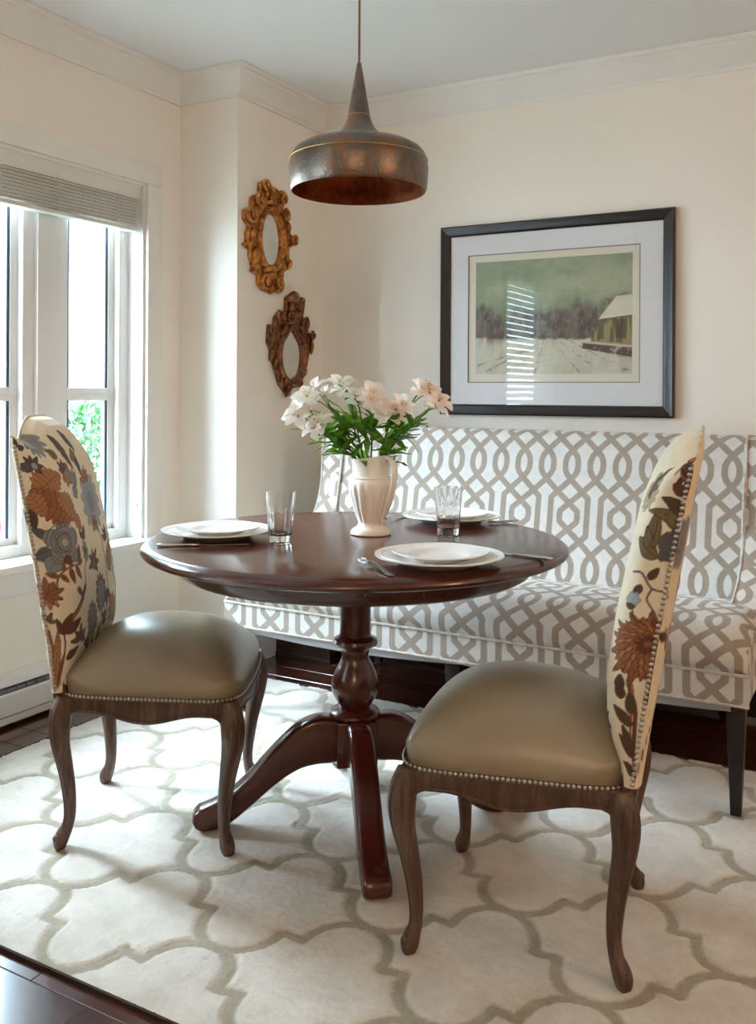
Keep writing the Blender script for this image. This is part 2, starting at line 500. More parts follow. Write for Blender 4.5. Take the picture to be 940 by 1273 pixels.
# hardwood boards, one object each
rng = random.Random(4)
PW = .118; pm = {}
def plank_mesh(L):
    L = round(L, 2)
    if L not in pm:
        pm[L] = MB().box(-L/2+.0006, L/2-.0006, -PW/2+.0008, PW/2-.0008, -.012, 0).mesh('plank', M['floor'], 30, .0012, 1)
    return pm[L]
y = YF; row = 0
while y < YB:
    if y+PW > .3:
        x = XW-.4*rng.random()
        while x < XE:
            L = rng.choice((.9, 1.2, 1.5, 1.8))
            a, b = max(x, XW), min(x+L, XE)
            if b-a > .05 and a < 1.2:
                L2 = round(b-a, 2); link('plank', plank_mesh(L2), floor, ((a+b)/2, y+PW/2 if y+PW <= YB+.02 else y+PW/2, FZ))
            x += L
    y += PW; row += 1
# the same boards out of the camera's sight
structure(MB().box(XW, XE, YF, .3, FZ-.013, FZ-.0004).build('floor_rear', M['floor'], smooth=0)).parent = floor
structure(MB().box(1.9, XE, .3, YB, FZ-.013, FZ-.0006).build('floor_side', M['floor'], smooth=0)).parent = floor

def run_profile(name, path, prof, mat, closed=False):
    """sweep a wall profile (offset from the wall, z) along plan points; the room lies to the right of the path"""
    n = len(path); mb = MB(); V = []; k = len(prof)
    for i in range(n):
        p = Vector(path[i]); dirs = []
        if closed or i > 0: dirs.append((p-Vector(path[i-1])).normalized())
        if closed or i < n-1: dirs.append((Vector(path[(i+1) % n])-p).normalized())
        ns = [Vector((d.y, -d.x)) for d in dirs]
        if len(ns) == 2:
            b = ns[0]+ns[1]; b = b/(b.dot(ns[0])) if b.length > 1e-6 else ns[0]
        else: b = ns[0]
        for off, z in prof: V.append((p.x+b.x*off, p.y+b.y*off, z))
    F = []
    for i in range(n if closed else n-1):
        for j in range(k):
            a = i*k+j; b2 = ((i+1) % n)*k+j; jn = (j+1) % k
            F.append((a, b2, ((i+1) % n)*k+jn, i*k+jn))
    if not closed:
        F.append(tuple(range(k))); F.append(tuple(range((n-1)*k, n*k))[::-1])
    mb.add(V, F)
    return structure(mb.build(name, mat, smooth=25))
loop = [(XW, YF), (XW, YR), (XJ, YR), (XJ, YB), (XE, YB), (XE, YF)]
C = CEIL
run_profile('trim_1', loop, [(0, C-.112), (.010, C-.112), (.012, C-.10), (.020, C-.094), (.028, C-.080), (.043, C-.058), (.062, C-.040), (.074, C-.030),
                             (.076, C-.022), (.088, C-.018), (.092, C-.008), (.092, C-.001), (0, C-.001)], M['trim'], True)
bp = [(0, FZ), (.016, FZ), (.016, .105), (.012, .118), (.007, .126), (.006, .135), (0, .135)]
run_profile('baseboard_return', [(XW, YR), (XJ, YR), (XJ, YB)], bp, M['trim'])
run_profile('baseboard_back', [(XJ+.017, YB), (XE, YB)], bp, M['trim'])

# ------------------------------------------------------------------ windows
def window(name, y0, y1, z0, z1, units, rail_z, sill, label=None):
    root = structure(empty(name, (XW, (y0+y1)/2, z0)))
    def B(nm, boxes, mat, par=root, bev=.003):
        mb = MB()
        for b in boxes: mb.box(*b)
        rl = root.location
        mb.v = [(a-rl.x, b-rl.y, c-rl.z) for a, b, c in mb.v]
        return mb.build(nm, mat, par, 30 if bev else 0, bev, 2)
    cw = .088; XI = XW+.018
    B('casing', [(XW, XI, y1, y1+cw, z0-.02, z1), ], M['trim'])
    B('casing', [(XW, XI, y0-cw, y0, z0-.02, z1)], M['trim'])
    B('casing', [(XW, XI, y0-cw, y1+cw, z1, z1+.08)], M['trim'])
    if sill:
        B('sill', [(XW-.09, XW+.062, y0-cw-.01, y1+cw+.01, z0-.026, z0+.004)], M['trim'], bev=.006)
        B('apron', [(XW, XW+.016, y0-cw, y1+cw, z0-.113, z0-.026)], M['trim'])
    # reveal lining
    B('jamb', [(XW-.18, XW-.001, y1-.012, y1, z0, z1)], M['vinyl'], bev=.001)
    B('jamb', [(XW-.18, XW-.001, y0, y0+.012, z0, z1)], M['vinyl'], bev=.001)
    B('head', [(XW-.18, XW-.001, y0+.012, y1-.012, z1-.012, z1)], M['vinyl'], bev=.001)
    xf0, xf1 = XW-.165, XW-.085
    edges = []
    for a, b in units:
        fw = .052
        B('frame', [(xf0, xf1, a, a+fw, z0, z1-.012), (xf0, xf1, b-fw, b, z0, z1-.012), (xf0, xf1, a+fw, b-fw, z1-.07, z1-.012), (xf0, xf1, a+fw, b-fw, z0, z0+.045)], M['vinyl'])
        a2, b2, c2, e2 = a+fw, b-fw, z0+.045, z1-.07
        sw = .03; xs0, xs1 = XW-.155, XW-.115
        sashes = [(c2, rail_z, 0), (rail_z, e2, 0)] if rail_z else [(c2, e2, 0)]
        for k, (za, zb, _) in enumerate(sashes):
            sh = B('sash', [(xs0, xs1, a2, a2+sw, za, zb), (xs0, xs1, b2-sw, b2, za, zb), (xs0, xs1, a2+sw, b2-sw, za, za+.026), (xs0, xs1, a2+sw, b2-sw, zb-.026, zb)], M['vinyl'], bev=.002)
            g = .013
            for bx in ((xs0+.012, xs1-.006, a2+sw, a2+sw+g, za+.026, zb-.026), (xs0+.012, xs1-.006, b2-sw-g, b2-sw, za+.026, zb-.026)):
                B('gasket', [bx], M['gasket'], sh, 0)
            B('pane', [(xs0+.016, xs0+.020, a2+sw+.002, b2-sw-.002, za+.024, zb-.024)], M['pane'], sh, 0)
    for (a, b), (c, d) in zip(units[:-1], units[1:]):
        B('mullion', [(xf0, xf1+.022, b, c, z0, z1-.012)], M['vinyl'])
    return root
u1 = [(1.545, 1.925), (2.035, 2.415), (2.525, 2.908)]
window('window_1', *WIN1, u1, 1.166, True)
window('window_2', *WIN2, [(-.70, .488)], None, True)

# raised slatted blind on the big window
def blind(y0, y1, ztop, zbot, n, xc, tilt, label, stacked):
    t = thing('window_blind', label, 'blind', (xc, (y0+y1)/2, zbot))
    L = y1-y0; yc = (y0+y1)/2
    def P(mb, nm, mat, bev=.002, par=t, **k):
        o = mb.build(nm, mat, par, 30, bev, 2, **k); return o
    vh = .066
    P(MB().box(.012, .022, -L/2, L/2, ztop-zbot-vh, ztop-zbot), 'valance', M['slat'])
    P(MB().box(-.028, .010, -L/2+.01, L/2-.01, ztop-zbot-.045, ztop-zbot-.002), 'head_rail', M['slat'])
    sm = MB()
    prof = [(-.025, -.0015), (-.012, .0015), (0, .0028), (.012, .0015), (.025, -.0015), (.025, -.0042), (.012, -.0012), (0, 0), (-.012, -.0012), (-.025, -.0042)]
    sm.prism([(x, z) for x, z in prof], 'y', -L/2+.006, L/2-.006)
    me = sm.mesh('slat', M['slat'], 40)
    za, zb = .022, ztop-zbot-vh*.9
    for i in range(n):
        z = za+(zb-za)*(i+.5)/n
        link('slat', me, t, (-.004+(.0015*((i*7) % 3-1) if stacked else 0), 0, z), (0, tilt+(.03*((i*5) % 3-1) if stacked else 0), 0))
    P(MB().box(-.027, .021, -L/2+.006, L/2-.006, 0, .016), 'bottom_rail', M['slat'])
    for yy in (-L*.36, -L*.02, L*.17, L*.40):
        mb = MB()
        zz = [0.0+(ztop-zbot-vh*.8)*i/40 for i in range(41)]
        for sx in (-.027, .024):
            mb.tube([(sx+(.003*math.sin(i*1.9) if stacked else 0), yy+(.004*math.sin(i*1.3+sx*50) if stacked else 0), z) for i, z in enumerate(zz)], .0013, 5)
        mb.build('ladder_cord', M['cord'], t)
    return t
tb = blind(1.548, 2.902, 2.052, 1.85, 27, XW-.028, .05, 'white slatted blind pulled up tight under the window head', True)
mb = MB()
zt = 2.03-1.85
mb.tube([(.030, .652, zt), (.031, .654, -.4), (.030, .650, -.9), (.031, .648, -1.13)], .0014, 5)
mb.tube([(.030, .668, zt), (.032, .668, -.4), (.034, .672, -.9), (.036, .674, -1.17)], .0014, 5)
mb.build('lift_cord', M['cord'], tb)
mb = MB()
for yy, zz in ((.648, -1.15), (.674, -1.19)):
    mb.lathe([(0, .022), (.003, .02), (.006, 0), (.005, -.006), (0, -.008)], 8, Matrix.Translation((.033, yy, zz)))
mb.build('cord_tassel', M['cord'], tb)
blind(-.697, .485, 2.205, .90, 23, XW-.045, -.75, 'white slatted blind let down over the second window, behind the camera', False)

# electric baseboard heater under the window
ht = thing('baseboard_heater', 'low white baseboard heater with a dark louvre running along the window wall', 'heater', (XW, 1.9, FZ))
y0, y1 = -1.05, .85
hb = MB(); hb.prism([(0, .015), (.050, .015), (.050, .04), (.012, .045), (.012, .112), (.012, .160), (.053, .148), (.056, .152), (.050, .172), (0, .186)], 'y', y0, y1)
hb.build('heater_body', M['heater'], ht, 25)
hb = MB(); hb.prism([(.050, .044), (.056, .046), (.058, .118), (.050, .124), (.046, .118)], 'y', y0+.002, y1-.002)
hb.build('front_cover', M['heater'], ht, 25)
hb = MB()
for k in range(44):
    yy = y0+.03+k*.0425
    hb.box(.016, .047, yy, yy+.036, .128, .138)
hb.build('louvre', M['heater_dark'], ht, 0)['kind'] = 'stuff'
hb = MB(); hb.box(.013, .03, y0+.01, y1-.01, .05, .126); hb.build('heating_element', M['heater_dark'], ht, 0)
for yy in (y0-.004, y1):
    hb = MB(); hb.prism([(0, .012), (.058, .012), (.060, .15), (.052, .176), (0, .188)], 'y', yy, yy+.004); hb.build('end_cap', M['heater'], ht, 25)

# ------------------------------------------------------------------ outside the window
gr = MB().box(-16, XW-.2, -8, 16, -.62, -.6).build('ground', M['grass'], smooth=0); structure(gr)
hs = thing('neighbour_house', 'pale neighbouring house with a blue-grey roof seen through the window', 'house', (-13.5, 11.5, -.6))
MB().box(-2.4, 2.4, -2.6, 2.6, 0, 4.6).build('wall', M['house'], hs, 0)
MB().prism([(-2.9, 4.5), (0, 6.3), (2.9, 4.5), (2.9, 4.62), (0, 6.45), (-2.9, 4.62)], 'x', -2.7, 2.7).build('roof', M['roof'], hs, 0)
for yy, zz in ((-1.52, 3.05), (.6, 3.05), (-1.52, .9)):
    f_ = MB().box(2.38, 2.46, yy, yy+.95, zz, zz+1.3).build('window', M['trim'], hs, 0)
    for q in range(2):
        MB().box(2.455, 2.47, yy+.07+q*.43, yy+.45+q*.43, zz+.07, zz+1.23).build('pane', M['house_glass'], f_, 0)
def shrub(name, loc, rx, rz_, n, mat, label, seed, bloom=None, cat='shrub'):
    t = thing(name, label, cat, loc)
    r = random.Random(seed); mb = MB()
    for _ in range(n):
        a = r.uniform(0, 2*PI); ph = math.acos(r.uniform(-.5, 1)); k = r.uniform(.55, 1)**.5
        p = Vector((rx*k*math.sin(ph)*math.cos(a), rx*k*math.sin(ph)*math.sin(a), rz_*(.42+.58*k*math.cos(ph))))
        s_ = r.uniform(.03, .06)*(1 if not bloom else .9)
        q = Matrix.Translation(p) @ Matrix.Rotation(r.uniform(0, 6.3), 4, 'Z') @ Matrix.Rotation(r.uniform(-1, 1), 4, 'X')
        mb.add([(0, -s_, 0), (s_*.4, 0, .006), (0, s_*1.2, -.004), (-s_*.4, 0, .006)], [(0, 1, 2, 3)], q)
    mb.build('foliage', mat, t, 0)['kind'] = 'stuff'
    mb = MB()
    for k in range(7):
        a = k*.9; mb.tube([(0, 0, 0), (rx*.3*math.cos(a), rx*.3*math.sin(a), rz_*.45), (rx*.6*math.cos(a), rx*.6*math.sin(a), rz_*.8)], [.02, .012, .004], 5)
    mb.build('stem', M['bark'], t)
    if bloom:
        for k in range(11):
            a = r.uniform(0, 6.3); ph = r.uniform(.1, 1.2)
            c = (rx*math.sin(ph)*math.cos(a), rx*math.sin(ph)*math.sin(a), rz_*(.42+.58*math.cos(ph)))
            bb = MB()
            for _ in range(40):
                d = Vector((r.gauss(0, 1), r.gauss(0, 1), r.gauss(0, 1))).normalized()*.075
                q = Matrix.Translation(d) @ d.to_track_quat('Z', 'Y').to_matrix().to_4x4()
                bb.add([(-.02, -.02, 0), (.02, -.02, 0), (.02, .02, 0), (-.02, .02, 0)], [(0, 1, 2, 3)], q)
            bb.build('bloom', bloom, t, 0, loc=c)['kind'] = 'stuff'
    return t
shrub('garden_shrub', (-5.0, 4.75, -.6), .62, 1.72, 2600, M['shrub'], 'leafy green shrub outside the right-hand window pane', 1)
shrub('garden_shrub', (-6.4, 4.35, -.6), .62, 1.62, 2000, M['shrub2'], 'yellow-green shrub outside the left window pane', 2)
shrub('hydrangea', (-4.55, 3.55, -.6), .45, .98, 900, M['shrub2'], 'pink-flowering hydrangea low outside the left window pane', 3, M['pink_bloom'])
shrub('garden_shrub', (-6.6, 6.2, -.6), .7, 1.75, 1600, M['shrub2'], 'pale shrub farther off behind the green one outside', 5)
tt = thing('bare_tree', 'bare branching tree standing in front of the pale house outside', 'tree', (-8.9, 6.3, -.6))
r = random.Random(9); mb = MB()
mb.tube([(0, 0, 0), (.03, .02, 1.2), (-.04, .05, 2.2), (.02, 0, 3.1)], [.035, .028, .02, .008], 7); mb.build('trunk', M['bark'], tt)
for k in range(16):
    z = 1.0+k*.12; a = k*2.4; L = 1.0-.02*k
    p = [Vector((0, .03, z))]
    for j in range(4): p.append(p[-1]+Vector((math.cos(a)*L/4+r.uniform(-.06, .06), math.sin(a)*L/4+r.uniform(-.06, .06), .12+r.uniform(0, .1))))
    mb = MB(); mb.tube(p, [.018, .014, .010, .006, .003], 5)
    for j in (2, 3):
        mb.tube([p[j], p[j]+Vector((r.uniform(-.25, .25), r.uniform(-.25, .25), r.uniform(.1, .3)))], [.006, .002], 4)
    mb.build('branch', M['bark'], tt)

# ------------------------------------------------------------------ rug
RX0, RX1, RY0, RY1 = -2.503, -.06, 1.325, 3.10
def rug():
    t = thing('area_rug', 'cream wool rug with a carved grey quatrefoil lattice under the table', 'rug', ((RX0+RX1)/2, (RY0+RY1)/2, FZ))
    st = .0058
    xs = np.linspace(RX0, RX1, int((RX1-RX0)/st)); ys = np.linspace(RY0, RY1, int((RY1-RY0)/st))
    X, Y = np.meshgrid(xs, ys, indexing='ij')
    a, b = .2465, .2165
    nx, ny = -1.252, 1.983
    # small hand-tufted wobble
    Xw = X+.004*np.sin(Y*9+1)+.003*np.sin(Y*23); Yw = Y+.004*np.sin(X*8)+.003*np.sin(X*21+2)
    u = np.abs((Xw-nx+a) % (2*a)-a); v = np.abs((Yw-ny+b) % (2*b)-b)
    h = [(0, 0), (.030, .004), (.058, .020), (.080, .046), (.093, .080), (.098, .112)]
    pts = h+[(a-p, b-q) for p, q in h[::-1]]
    D = np.full(X.shape, 9.)
    for (ax, ay), (bx, by) in zip(pts[:-1], pts[1:]):
        ex, ey = bx-ax, by-ay
        tt_ = np.clip(((u-ax)*ex+(v-ay)*ey)/(ex*ex+ey*ey), 0, 1)
        D = np.minimum(D, np.hypot(u-ax-tt_*ex, v-ay-tt_*ey))
    hw = .0128
    line = np.clip((hw+.0025-D)/.005, 0, 1)
    rs = np.random.RandomState(2)
    groove = np.exp(-((D-hw)/.0045)**2)
    Z = .012-.0035*line-.0035*groove+.0009*rs.randn(*X.shape)
    edge = np.minimum(np.minimum(X-RX0, RX1-X), np.minimum(Y-RY0, RY1-Y))
    Z -= .004*np.exp(-(edge/.008)**2)
    cx_, cy_ = t.location.x, t.location.y
    V = np.stack([X-cx_, Y-cy_, Z], -1).reshape(-1, 3)
    n0, n1 = X.shape
    idx = np.arange(n0*n1).reshape(n0, n1)
    F = np.stack([idx[:-1, :-1], idx[1:, :-1], idx[1:, 1:], idx[:-1, 1:]], -1).reshape(-1, 4)
    me = np_mesh('pile', V, F, M['rug'], 180)
    at = me.attributes.new('line', 'FLOAT', 'POINT'); at.data.foreach_set('value', line.ravel().astype(np.float32))
    link('pile', me, t)
    hx, hy = (RX1-RX0)/2, (RY1-RY0)/2
    mb = MB(); w = .006
    mb.box(-hx-w, hx+w, -hy-w, -hy, 0, .009); mb.box(-hx-w, hx+w, hy, hy+w, 0, .009)
    mb.box(-hx-w, -hx, -hy, hy, 0, .009); mb.box(hx, hx+w, -hy, hy, 0, .009); mb.box(-hx, hx, -hy, hy, 0, .002)
    mb.build('binding', M['rug_binding'], t, 30)
def np_mesh(name, V, F, mat, smooth=180, col=None, uv=None):
    me = bpy.data.meshes.new(name)
    me.vertices.add(len(V)); me.vertices.foreach_set('co', np.asarray(V, np.float32).ravel())
    F = np.asarray(F, np.int32); k = F.shape[1]
    me.loops.add(F.size); me.loops.foreach_set('vertex_index', F.ravel())
    me.polygons.add(len(F)); me.polygons.foreach_set('loop_start', np.arange(0, F.size, k, dtype=np.int32))
    me.update(calc_edges=True)
    me.materials.append(mat)
    if col is not None:
        at = me.attributes.new('col', 'FLOAT_COLOR', 'POINT')
        c = np.ones((len(V), 4), np.float32); c[:, :3] = col; at.data.foreach_set('color', c.ravel())
    if uv is not None:
        l = me.uv_layers.new(name='UVMap'); l.data.foreach_set('uv', np.asarray(uv, np.float32)[F.ravel()].ravel())
    finish(me, smooth)
    return me
rug()

# ------------------------------------------------------------------ table
TX, TY, TZ = -1.293, 2.197, .778
def table():
    t = thing('pedestal_table', 'round dark mahogany pedestal dining table on the rug', 'table', (TX, TY, 0))
    mb = MB()
    mb.lathe([(0, TZ), (.40, TZ), (.552, TZ), (.560, TZ-.0015), (.564, TZ-.004), (.570, TZ-.006), (.578, TZ-.012), (.580, TZ-.019), (.576, TZ-.026),
              (.566, TZ-.031), (.552, TZ-.034), (.50, TZ-.034), (0, TZ-.034)], 128)
    mb.build('tabletop', M['mahogany'], t, 40)
    mb = MB()
    mb.lathe([(.0, .7435), (.498, .7435), (.500, .738), (.494, .726), (.486, .712), (.480, .700), (.470, .694), (.44, .694), (.44, .73), (0, .73)], 96)
    mb.build('apron', M['mahogany'], t, 40)
    mb = MB()
    mb.lathe([(.0, .735), (.12, .735), (.12, .715), (.052, .70), (.045, .66), (.0425, .60), (.0425, .53), (.044, .508), (.050, .505), (.060, .499), (.063, .491), (.060, .483),
              (.050, .478), (.040, .470), (.037, .455), (.039, .442), (.048, .425), (.058, .405), (.0645, .385), (.066, .368), (.063, .350), (.055, .333), (.046, .320), (.042, .314),
              (.050, .310), (.060, .306), (.068, .300), (.070, .293), (.066, .286), (.056, .282), (.0, .282)], 48)
    mb.build('column', M['mahogany'], t, 30)
    ang0 = math.atan2(-.336, .262)
    mb = MB(); mb.box(-.057, .057, -.057, .057, .160, .2835)
    mb.build('hub', M['mahogany'], t, 30, .006, 2, rot=(0, 0, ang0))
    # S-curved leg: top and underside curves over distance from the axis
    top = [(.04, .282), (.07, .290), (.11, .290), (.16, .268), (.22, .215), (.29, .141), (.345, .094), (.39, .070), (.425, .058)]
    und = [(.04, .170), (.07, .164), (.11, .162), (.16, .150), (.22, .113), (.29, .056), (.335, .022), (.37, .006), (.405, .001)]
    Tp = smooth_path([(a, 0, b) for a, b in top], 32); Up = smooth_path([(a, 0, b) for a, b in und], 32)
    prof = [Vector((p.x, p.z)) for p in Tp]+[Vector((.438, .046)), Vector((.442, .030)), Vector((.434, .012)), Vector((.420, .003))]+[Vector((p.x, p.z)) for p in Up[::-1]]
    poly = [(p.x, p.y) for p in prof]
    mb = MB(); n = len(poly); V = []
    # rounded section: outline shrinks a little towards both faces
    cen = [((Tp[i].x+Up[i].x)/2, (Tp[i].z+Up[i].z)/2) for i in range(33)]
    cc = cen+[(.41, .03)]*4+cen[::-1]
    lay = [(-.033, .76), (-.031, .88), (-.025, .96), (-.014, 1.0), (.014, 1.0), (.025, .96), (.031, .88), (.033, .76)]
    for yy, k in lay:
        for (x, z), (qx, qz) in zip(poly, cc):
            V.append((qx+(x-qx)*k, yy, max(.0005, qz+(z-qz)*k) if z < .05 else qz+(z-qz)*k))
    F = []
    for a in range(len(lay)-1):
        for i in range(n):
            j = (i+1) % n; F.append((a*n+i, a*n+j, (a+1)*n+j, (a+1)*n+i))
    # end faces as strips between top and underside
    for a in (0, len(lay)-1):
        o = a*n
        for i in range(32): F.append((o+i, o+i+1, o+n-2-i, o+n-1-i))
        F.append(tuple(o+32+i for i in range(6)))
    mb.add(V, F)
    me = mb.mesh('leg', M['mahogany'], 40)
    for k in range(4): link('leg', me, t, None, (0, 0, ang0+k*PI/2))
table()

# ------------------------------------------------------------------ dining chairs
PI2 = PI/2
BZ0, BZC, BZP = .400, 1.060, 1.108          # back: bottom, corner top, crest
def back_topz(yn):                            # yn in -1..1 over the width
    a = abs(yn)
    k = np.clip((.86-a)/.62, 0, 1)
    return BZC-.012*np.exp(-((a-.80)/.13)**2)+(BZP-BZC)*(k*k*(3-2*k))
def back_x(z):                                # rear face line
    t = (z-BZ0)/(1.06-BZ0)
    return -.247-.085*t-.028*t*t
TH = [(0, .030), (.06, .040), (.12, .060), (.20, .080), (.32, .092), (.48, .094), (.68, .090), (.80, .088), (.88, .078), (.93, .066), (.965, .050), (.988, .028), (.997, .012), (1.0, .002)]
def back_hw(t): return .203+.006*t
def backrest_geom(nu, nv):
    # cross-section: superellipse half, sampled evenly by arc length
    ph = np.linspace(-PI2, PI2, 1500)
    sy = np.sign(np.sin(ph))*np.abs(np.sin(ph))**(2/6.0); sx = np.cos(ph)**(2/4.2)
    hw, th = .206, .09
    L = np.concatenate([[0], np.cumsum(np.hypot(np.diff(sy*hw), np.diff(sx*th)))])
    s = np.linspace(0, L[-1], nu)
    yn = np.interp(s, L, sy); xn = np.interp(s, L, sx)
    t = np.linspace(0, 1, nv)
    t = .5*t+.5*(1-(1-t)**1.6)
    YN, T = np.meshgrid(yn, t, indexing='ij'); XN = np.repeat(xn[:, None], nv, 1)
    Z = BZ0+T*(back_topz(YN)-BZ0)
    thick = np.interp(T, [p[0] for p in TH], [p[1] for p in TH])
    # smooth the thickness curve
    HW = .203+.006*T-.010*np.clip((T-.93)/.07, 0, 1)**2*np.abs(YN)
    Xr = back_x(Z)
    X = Xr+thick*XN
    Yy = HW*YN
    S_ = np.repeat((s-L[-1]/2)[:, None], nv, 1)
    return X, Yy, Z, S_, L[-1]
# --- floral print: motifs drawn in fabric coordinates (q = distance from the near rear edge, z = height), metres
CR = np.array(S(226, 212, 184)); RUST = np.array(S(142, 88, 54)); RUST2 = np.array(S(166, 110, 68)); BROWN = np.array(S(92, 50, 30))
GREY = np.array(S(128, 128, 126)); GREYD = np.array(S(84, 80, 78)); OLIVE = np.array(S(112, 94, 58)); OLIVED = np.array(S(72, 56, 36)); BLUE = np.array(S(158, 166, 176)); TAN = np.array(S(196, 176, 140))
class Cloth:
    def __init__(s, q, z): s.q = q; s.z = z; s.c = np.tile(CR, (q.size, 1)).reshape(q.shape+(3,))
    def put(s, m, col): s.c[...] = s.c*(1-m[..., None])+np.asarray(col)*m[..., None]
    def loc(s, cx, cz, ang):
        a = math.radians(ang); dx = s.q-cx; dz = s.z-cz
        return dx*math.cos(a)+dz*math.sin(a), -dx*math.sin(a)+dz*math.cos(a)
    @staticmethod
    def aa(d, w=.0016): return np.clip(.5-d/w, 0, 1)
    def leaf(s, cx, cz, L, Wd, ang, col, edge=None, ser=0, nser=9, bend=0):
        x, y = s.loc(cx, cz, ang); t = np.clip(x/L, 0, 1)
        y = y-bend*L*t*(1-t)*4
        w = Wd*np.sin(PI*t**.75)**.85*(1+ser*np.abs(np.sin(t*nser*PI))-ser*.5)
        d = np.abs(y)-w; d = np.where((x < 0) | (x > L), 1., d)
        if edge is not None: s.put(s.aa(d-.0016), edge)
        s.put(s.aa(d+.0012), col)
        if edge is not None:
            vein = np.where((x > .02*L) & (x < .9*L), np.abs(y)-.0008, 1.); s.put(s.aa(vein)*.8, edge)
            if ser: 
                st = np.abs(((t*nser+np.abs(y)/Wd*.8) % 1)-.5)*.02-.0022
                s.put(s.aa(np.where(d < -.002, st, 1.))*.55, edge)
    def flower(s, cx, cz, r, n, col, edge, core=None, rot=0, depth=.18, sx=1.0, rings=()):
        x, y = s.loc(cx, cz, rot); x = x/sx
        a = np.arctan2(y, x); rr = np.hypot(x, y)
        rad = r*(1-depth+depth*np.abs(np.cos(a*n/2)))
        s.put(s.aa(rr-rad-.0012), edge); s.put(s.aa(rr-rad+.0016), col)
        pet = np.abs(np.sin(a*n/2))*rr-.0014
        s.put(s.aa(np.where(rr < rad, pet, 1.))*.6, edge)
        for k, c in rings: s.put(s.aa(np.abs(rr-r*k)-.0014), c)
        if core is not None: s.put(s.aa(rr-r*.36), core); s.put(s.aa(np.abs(rr-r*.36)-.001), edge)
    def stem(s, pts, w, col):
        P = [(p.x, p.y) for p in smooth_path([(a, b, 0) for a, b in pts], 8*(len(pts)-1))]
        D = np.full(s.q.shape, 9.)
        for (ax, ay), (bx, by) in zip(P[:-1], P[1:]):
            ex, ey = bx-ax, by-ay; t = np.clip(((s.q-ax)*ex+(s.z-ay)*ey)/(ex*ex+ey*ey+1e-12), 0, 1)
            D = np.minimum(D, np.hypot(s.q-ax-t*ex, s.z-ay-t*ey))
        s.put(s.aa(D-w), col)
    def sprig(s, cx, cz, ang, n, L, col, edge, spread=70):
        for k in range(n):
            a = ang+spread*(k/(n-1)-.5)*2
            s.leaf(cx, cz, L*(.8+.2*((k*37) % 3)/2), L*.17, a, col, edge)
def floral_left(q, z):
    c = Cloth(q, z)
    # main stem rising from the seat, a thick rust band in its middle
    c.stem([(.05, .42), (.055, .51), (.055, .565), (.09, .60), (.15, .655), (.165, .71)], .0026, BROWN)
    c.stem([(.052, .555), (.075, .59), (.115, .625), (.152, .66)], .0065, BROWN); c.stem([(.056, .562), (.078, .592), (.115, .622)], .0026, RUST2)
    c.leaf(.055, .553, .062, .012, 32, BROWN, BROWN); c.leaf(.052, .56, .05, .010, 62, BROWN, OLIVED); c.leaf(.05, .55, .045, .008, 110, BROWN, OLIVED)
    c.stem([(.008, .41), (.018, .50), (.010, .56)], .005, RUST); c.leaf(.020, .405, .16, .013, 84, RUST2, BROWN, .15, 9); c.leaf(.036, .41, .09, .007, 80, BROWN, RUST)
    c.leaf(.062, .485, .050, .010, 35, OLIVED, BROWN); c.leaf(.065, .50, .03, .006, 10, OLIVED, BROWN)
    c.sprig(.105, .530, 85, 5, .042, GREYD, BROWN, 95)
    c.sprig(.16, .50, 60, 4, .04, OLIVED, BROWN, 80)
    # spiky rust flower at the edge and leafy sprig
    c.flower(.022, .652, .036, 10, RUST2, BROWN, RUST, 20, .40); c.sprig(.02, .66, 10, 5, .045, RUST, BROWN, 80); c.sprig(.012, .585, 60, 3, .03, OLIVE, OLIVED, 60)
    c.stem([(.045, .665), (.055, .70), (.085, .72), (.130, .722)], .0024, BROWN)
    for x, zz, L, a in ((.055, .70, .034, 165), (.07, .712, .036, 100), (.088, .718, .044, -75), (.10, .72, .034, 125), (.112, .72, .046, -60), (.128, .722, .055, 62), (.060, .705, .03, -50), (.128, .72, .03, 20), (.105, .665, .040, -48)):
        c.leaf(x, zz, L, L*.20, a, BROWN, RUST)
    # grey rosette with its leaves
    c.leaf(.055, .765, .055, .020, 200, GREYD, GREY); c.leaf(.05, .80, .05, .012, 150, GREYD, GREYD); c.leaf(.06, .75, .05, .022, 235, GREY, GREYD)
    c.flower(.092, .785, .062, 5, GREY*1.05, GREYD, None, 15, .34, 1.0, ((.66, GREYD), (.84, GREYD)))
    c.flower(.088, .785, .032, 4, GREY, GREYD, np.array(S(176, 166, 146)), 40, .28, 1.0, ((.7, BROWN),))
    c.leaf(.10, .745, .03, .012, 200, BROWN, BROWN)
    # rust acanthus leaf
    c.leaf(.035, .905, .115, .040, 28, RUST2, BROWN, .34, 8, .10)
    c.leaf(.020, .920, .175, .036, -26, RUST, BROWN, .36, 10, -.08)
    c.leaf(.095, .905, .115, .028, -46, RUST2, BROWN, .36, 8, .10); c.leaf(.020, .915, .07, .026, -60, RUST2, BROWN, .36, 6)
    c.flower(.172, .955, .034, 7, RUST2, BROWN, GREY, 0, .32, .95, ((.7, BROWN),)); c.sprig(.165, .965, 110, 4, .035, GREYD, BROWN, 60)
    c.leaf(.165, .845, .052, .018, -52, RUST2, BROWN, .25, 5); c.leaf(.010, .875, .055, .016, -80, OLIVED, GREYD)
    # top of the back
    c.sprig(.050, .985, 85, 7, .036, GREYD, OLIVED, 130); c.leaf(.012, .975, .045, .010, 25, GREYD, OLIVED); c.flower(.055, .985, .010, 5, BLUE, GREYD)
    c.flower(.098, 1.05, .046, 13, GREY*1.1, GREY, None, 10, .32, 1.0); c.leaf(.170, 1.060, .115, .014, -58, OLIVED, GREYD, .12, 5); c.leaf(.155, 1.0, .036, .012, 140, OLIVE, GREYD)
    c.leaf(.008, 1.035, .045, .010, 40, OLIVED, GREYD); c.leaf(.022, 1.03, .03, .007, 10, OLIVED, GREYD)
